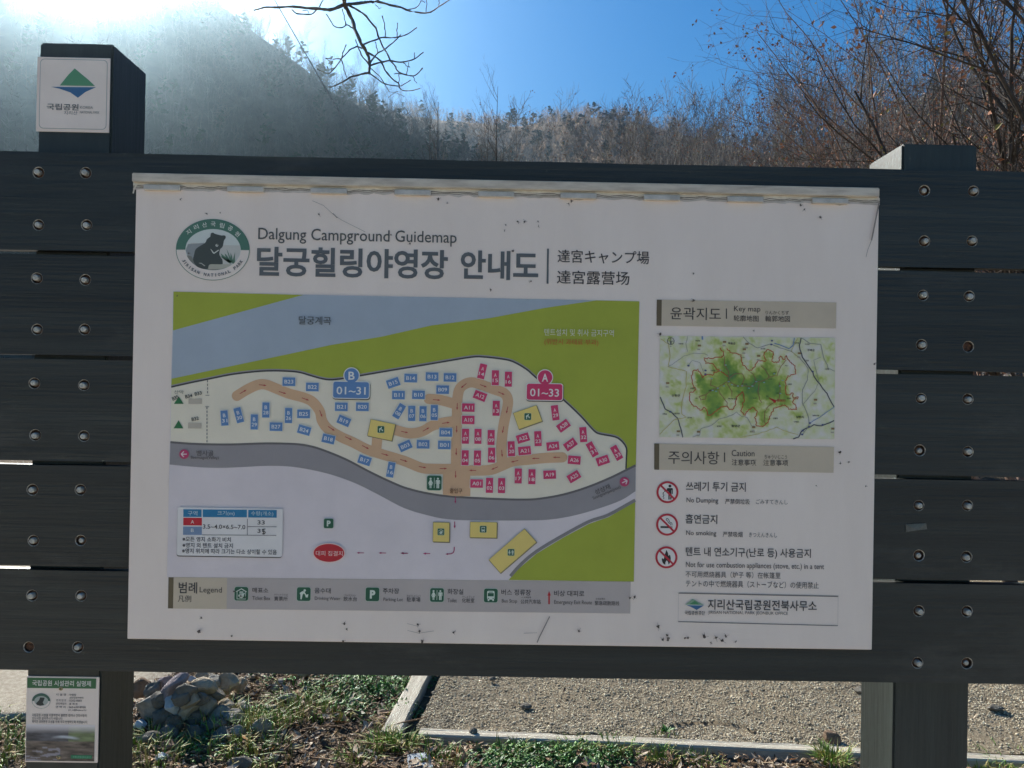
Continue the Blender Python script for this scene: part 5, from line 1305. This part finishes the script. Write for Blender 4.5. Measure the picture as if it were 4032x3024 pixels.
# the pale twiggy row further back
mid = [tree_meshes('mid', 60 + k, m_bk[1 + k % 2], .1, .05, H=8.5, stems=3, lean=.24, levels=3, kids=(15, 8, 7), ratio=(.36, .48, .5), ang=(.5, .6, .7), trop=.07, r0=.075, wander=.07, low=.25, clear=.2, sides=(5, 3, 3), rmin=.075) for k in range(4)]
G2 = 'bare trees in the row beyond the board'
row = [(1345, 24, 205), (1405, 28, 228), (1470, 25, 250), (1520, 21, 205), (1575, 24, 190), (1630, 21, 175), (1690, 19, 165), (1745, 18, 150), (1800, 21, 125), (1850, 17, 120), (1910, 19, 85), (1985, 17, 60), (1560, 31, 205), (1300, 33, 245), (1760, 28, 155)]
od = ('leftmost', 'second', 'third', 'fourth', 'fifth', 'sixth', 'seventh', 'eighth', 'ninth', 'tenth', 'eleventh', 'twelfth', 'thirteenth', 'fourteenth', 'fifteenth', 'sixteenth', 'seventeenth')
rank = {r: k for k, r in enumerate(sorted(row))}
for k, r in enumerate(row):
    x, y = spot(r[0], r[1]); plant_tree('tree', mid[k % 4], x, y, k * 1.3, fit(mid[k % 4], r[1], r[2]), f'{od[rank[r]]} of the pale twiggy trees right of the middle hill, counted from the left', G2)
# slender saplings standing against the sky
slim = [tree_meshes('slim', 80 + k, m_bk[k % 2], 0, H=9.5, stems=1, lean=.05, levels=3, kids=(17, 4, 2), ratio=(.125, .5, .5), ang=(.5, .6, .6), trop=.09, r0=.06, wander=.03, low=.3, clear=.3, sides=(5, 3, 3, 3)) for k in range(3)]
G3 = 'slender bare trees against the sky'
for k, (px, D, top, lab) in enumerate(((1092, 20.5, 148, 'tallest slender bare tree, standing alone left of the middle of the sky'), (1752, 19, 88, 'slender upright tree rising above the twiggy row left of the right post'), (927, 30, 172, 'leftmost of three thin saplings against the sky'), (962, 31, 190, 'middle one of three thin saplings against the sky'), (985, 33, 198, 'rightmost of three thin saplings against the sky'), (1045, 26, 222, 'thin sapling close left of the lone slender tree'), (1070, 23, 215, 'low sapling touching the lone slender tree on its left'), (1125, 24, 255, 'low sapling just right of the lone slender tree'), (2240, 17, 20, 'slender tree behind the rust leaved trees at the right edge'), (1885, 17, 30, 'slender tree above the top of the right post'))):
    x, y = spot(px, D); plant_tree('slender_tree', slim[k % 3], x, y, k * 2.1, fit(slim[k % 3], D, top), lab, G3)
# trees on the crest of the near hill
G4 = 'leafless trees along the left hill crest'
for k in range(15):
    px = 505 + k * 28 + g.normal(0, 7); P0 = HL[-2]; d = rays(OV([(px, 829)]))[0]; az = math.atan2(d[0], d[1]); azs = np.arctan2(P0[:, 0] - CAM[0], P0[:, 1] - CAM[1]); j = int(np.argmin(abs(azs - az)))
    p = P0[j]; o = plant_tree('hillside_tree', slim[k % 3] if k % 2 else mid[k % 4], p[0], p[1], k, .95 + .5 * g.random(), f'leafless tree on the left hill crest, {od[k] if k else "first"} counted from the left', G4, p[2] - .3)

# ---- the bough hanging into the top of the picture from a tree left of the frame
bl_ = [([(1075, 45), (940, 92), (800, 76), (600, 66), (400, 66), (300, 78), (240, 96)], 14, 5, 0), ([(1080, 48), (1200, 30), (1400, 18), (1560, 60), (1700, 100), (1840, 125), (1960, 65), (2080, -15)], 13, 4, 0), ([(1040, -190), (1070, -40), (1090, 60), (1140, 150), (1180, 270), (1240, 410), (1290, 490), (1312, 560), (1315, 640), (1310, 680)], 19, 9, .02), ([(1310, 680), (1200, 700), (1100, 742), (990, 802), (940, 812)], 8, 4, .02), ([(1130, 55), (1200, 90), (1280, 150), (1370, 260), (1410, 370), (1470, 490), (1540, 600), (1590, 670), (1700, 710), (1760, 690), (1810, 635)], 9, 4, .05),
       ([(1180, 275), (1140, 250), (1095, 235), (1040, 262), (980, 235), (915, 135)], 6, 4, .03), ([(1095, 235), (1082, 170), (1060, 85)], 5, 3, .05), ([(1260, 415), (1370, 370), (1460, 350), (1600, 345), (1680, 310), (1757, 258)], 7, 4, -.02), ([(1462, 350), (1460, 260), (1434, 150)], 4.5, 4, -.05), ([(1572, 340), (1572, 280), (1577, 214)], 4.5, 3.5, -.03), ([(1605, 325), (1500, 430), (1400, 490), (1335, 565), (1312, 610)], 5, 7, -.05), ([(1390, 488), (1382, 440), (1368, 390)], 4, 3, -.06), ([(1310, 605), (1240, 510), (1205, 430), (1186, 372)], 6, 3.5, .06),
       ([(1245, 452), (1190, 435), (1130, 470), (1060, 540), (965, 668), (900, 675), (825, 645)], 6, 2.5, .05), ([(1055, 545), (1068, 490), (1096, 420)], 4.5, 3.5, .07), ([(1050, 550), (980, 550), (908, 545)], 4, 2.5, .03), ([(1055, 560), (1080, 650), (1100, 722)], 4, 2.5, .09), ([(962, 662), (960, 575)], 3, 2, .05), ([(1300, 490), (1420, 570), (1480, 690), (1580, 772), (1605, 830), (1680, 850), (1788, 825)], 8, 3, -.04), ([(1320, 612), (1440, 575), (1530, 570), (1650, 578), (1740, 545), (1818, 488)], 7, 4, 0), ([(1735, 547), (1735, 492)], 4, 3, 0), ([(1620, 578), (1660, 610), (1692, 626)], 4, 2.5, .02), ([(1662, 688), (1672, 640), (1680, 585)], 3.5, 2.5, .05),
       ([(1548, 690), (1600, 686), (1665, 698)], 3.5, 3, .04), ([(1722, 712), (1735, 745), (1755, 775)], 3.5, 2, .05), ([(1312, 682), (1440, 770), (1560, 805), (1640, 785), (1698, 748)], 5.5, 3, .02), ([(1322, 632), (1440, 750), (1500, 858), (1585, 850)], 4, 2, -.03), ([(1590, 680), (1590, 800)], 3.5, 3, .04), ([(1490, 912), (1560, 866), (1640, 902)], 2.5, 1.6, -.03), ([(590, 90), (640, 125), (740, 135), (820, 100), (870, 20), (900, -40)], 6, 4, -.03), ([(690, 100), (740, 98), (745, 118)], 3, 2.5, 0), ([(1650, 97), (1750, 70), (1800, 10), (1832, 22)], 4.5, 3, .02), ([(1842, 125), (1850, 0), (1850, -60)], 3.5, 3, .03), ([(1962, 62), (1966, -10)], 3.5, 3, 0), ([(1340, 30), (1400, -10), (1450, -80)], 6, 4, .05), ([(1370, 42), (1400, 75), (1425, 72)], 3, 2, -.02)]
YB = 1.15
pol = []


def bough_y(P):                                         # how far behind the board each bit of the bough hangs
    return YB + .16 * np.sin(P[:, 0] * .0043 + 1) + .13 * np.sin(P[:, 1] * .0065 + .5) + .07 * np.sin((P[:, 0] + P[:, 1]) * .011)


for P_, ra, rb, dy in bl_:
    P_ = curve_pts(P_, 3) if len(P_) > 2 else np.array([np.array(P_[0]) * (1 - t) + np.array(P_[1]) * t for t in np.linspace(0, 1, 5)], float)
    n = len(P_); t = np.linspace(0, 1, n); wob = np.sin(np.pi * t)[:, None]
    P_ = P_ + wob * np.c_[5 * np.sin(t * n * 1.9 + ra), 5 * np.sin(t * n * 1.3 + rb)]
    Yv = bough_y(P_); d = rays(BR(P_)); W = CAM + d * ((Yv - CAM[1]) / d[:, 1])[:, None]
    s = (YB - CAM[1]) / FPX / BR.s
    rad = (ra * (1 - t) + rb * t) * 1.2 * s * (1 + .14 * np.sin(np.arange(n) * 2.4)); rad[-1] *= 1.35
    pol.append((W, rad, 6))
tree = empty('overhanging_tree', (-4.4, 2.4, 0)); tag(tree, 'bare tree left of the frame whose bough droops into the top of the sky', 'tree'); TO = np.array([-4.4, 2.4, 0.])
j1 = pol[2][0][0]
trunk = [(np.array([(-4.4, 2.4, -.3), (-4.36, 2.42, 1.2), (-4.25, 2.35, 2.6), (-4.05, 2.3, 3.9), (-3.95, 2.35, 5.6)]), [.15, .125, .105, .085, .05], 10)]
limb = [(np.vstack([[(-4.05, 2.3, 3.9)], [(-3.1, 1.8, 4.5)], [(-1.9, 1.4, 4.35)], [(j1[0] - .25, j1[1] + .05, j1[2] + .42)], [j1]]), [.06, .05, .035, .022, pol[2][1][0]], 8)]
rngb = np.random.default_rng(5); ex, _ = grow(rngb, H=3.2, stems=5, lean=.7, levels=2, kids=(7, 5), ratio=(.45, .5), ang=(.7, .7), trop=.02, r0=.04)
ex = [(p + (-4.0, 2.35, 4.6), r, s) for p, r, s in ex]
V, F = tubes(trunk); link('trunk', mesh('trunk', V - TO, F, m_bk[0], smooth=True), tree)
V, F = tubes(limb + pol); link('bough', mesh('bough', V - TO, F, m_bk[1], smooth=True), tree)
V, F = tubes(ex); link('crown', mesh('crown', V - TO, F, m_bk[1], smooth=True), tree)
# steel cable slanting down behind the board
ca = on_y(BR([(430, 0), (780, 620), (1270, 1460)]), 7.0); dd = ca[2] - ca[0]
a = ca[0] - dd * 1.5; b = ca[0] + dd * ((0 - ca[0][2]) / dd[2]) 
tt = np.linspace(0, 1, 16); cp = a[None] * (1 - tt[:, None]) + b[None] * tt[:, None]; cp[:, 2] -= .0
V, F = tubes([(cp, np.full(16, .006), 6)]); co = cp.mean(0)
tag(link('cable', mesh('cable', V - co, F, noise_mat('steel_cable', (.12, .12, .12), (.25, .25, .25), 30, .6, metal=.4), smooth=True)), 'thin straight cable slanting down across the left hill crest', 'cable').location = co
# ------------------------------------------------------------------ haze in the valley air
def haze_box():
    lo, hi = np.array([-1000., -40., -4.]), np.array([1000., 900., HZ_T])
    bm = bmesh.new(); bmesh.ops.create_cube(bm, size=1)
    for v in bm.verts: v.co = Vector([lo[i] + (v.co[i] + .5) * (hi[i] - lo[i]) for i in range(3)])
    m = bpy.data.materials.new('haze'); m.use_nodes = True; N = m.node_tree.nodes
    N.remove(N['Principled BSDF']); pv = N.new('ShaderNodeVolumePrincipled')
    pv.inputs['Color'].default_value = (.55, .78, .95, 1); pv.inputs['Density'].default_value = HZ_D; pv.inputs['Anisotropy'].default_value = HZ_G
    m.node_tree.links.new(pv.outputs[0], N['Material Output'].inputs['Volume'])
    o = bm_obj('haze', bm, m); tag(o, kind='stuff'); return o
HZ_D, HZ_G, HZ_T = .00065, .93, 250.
haze_box()
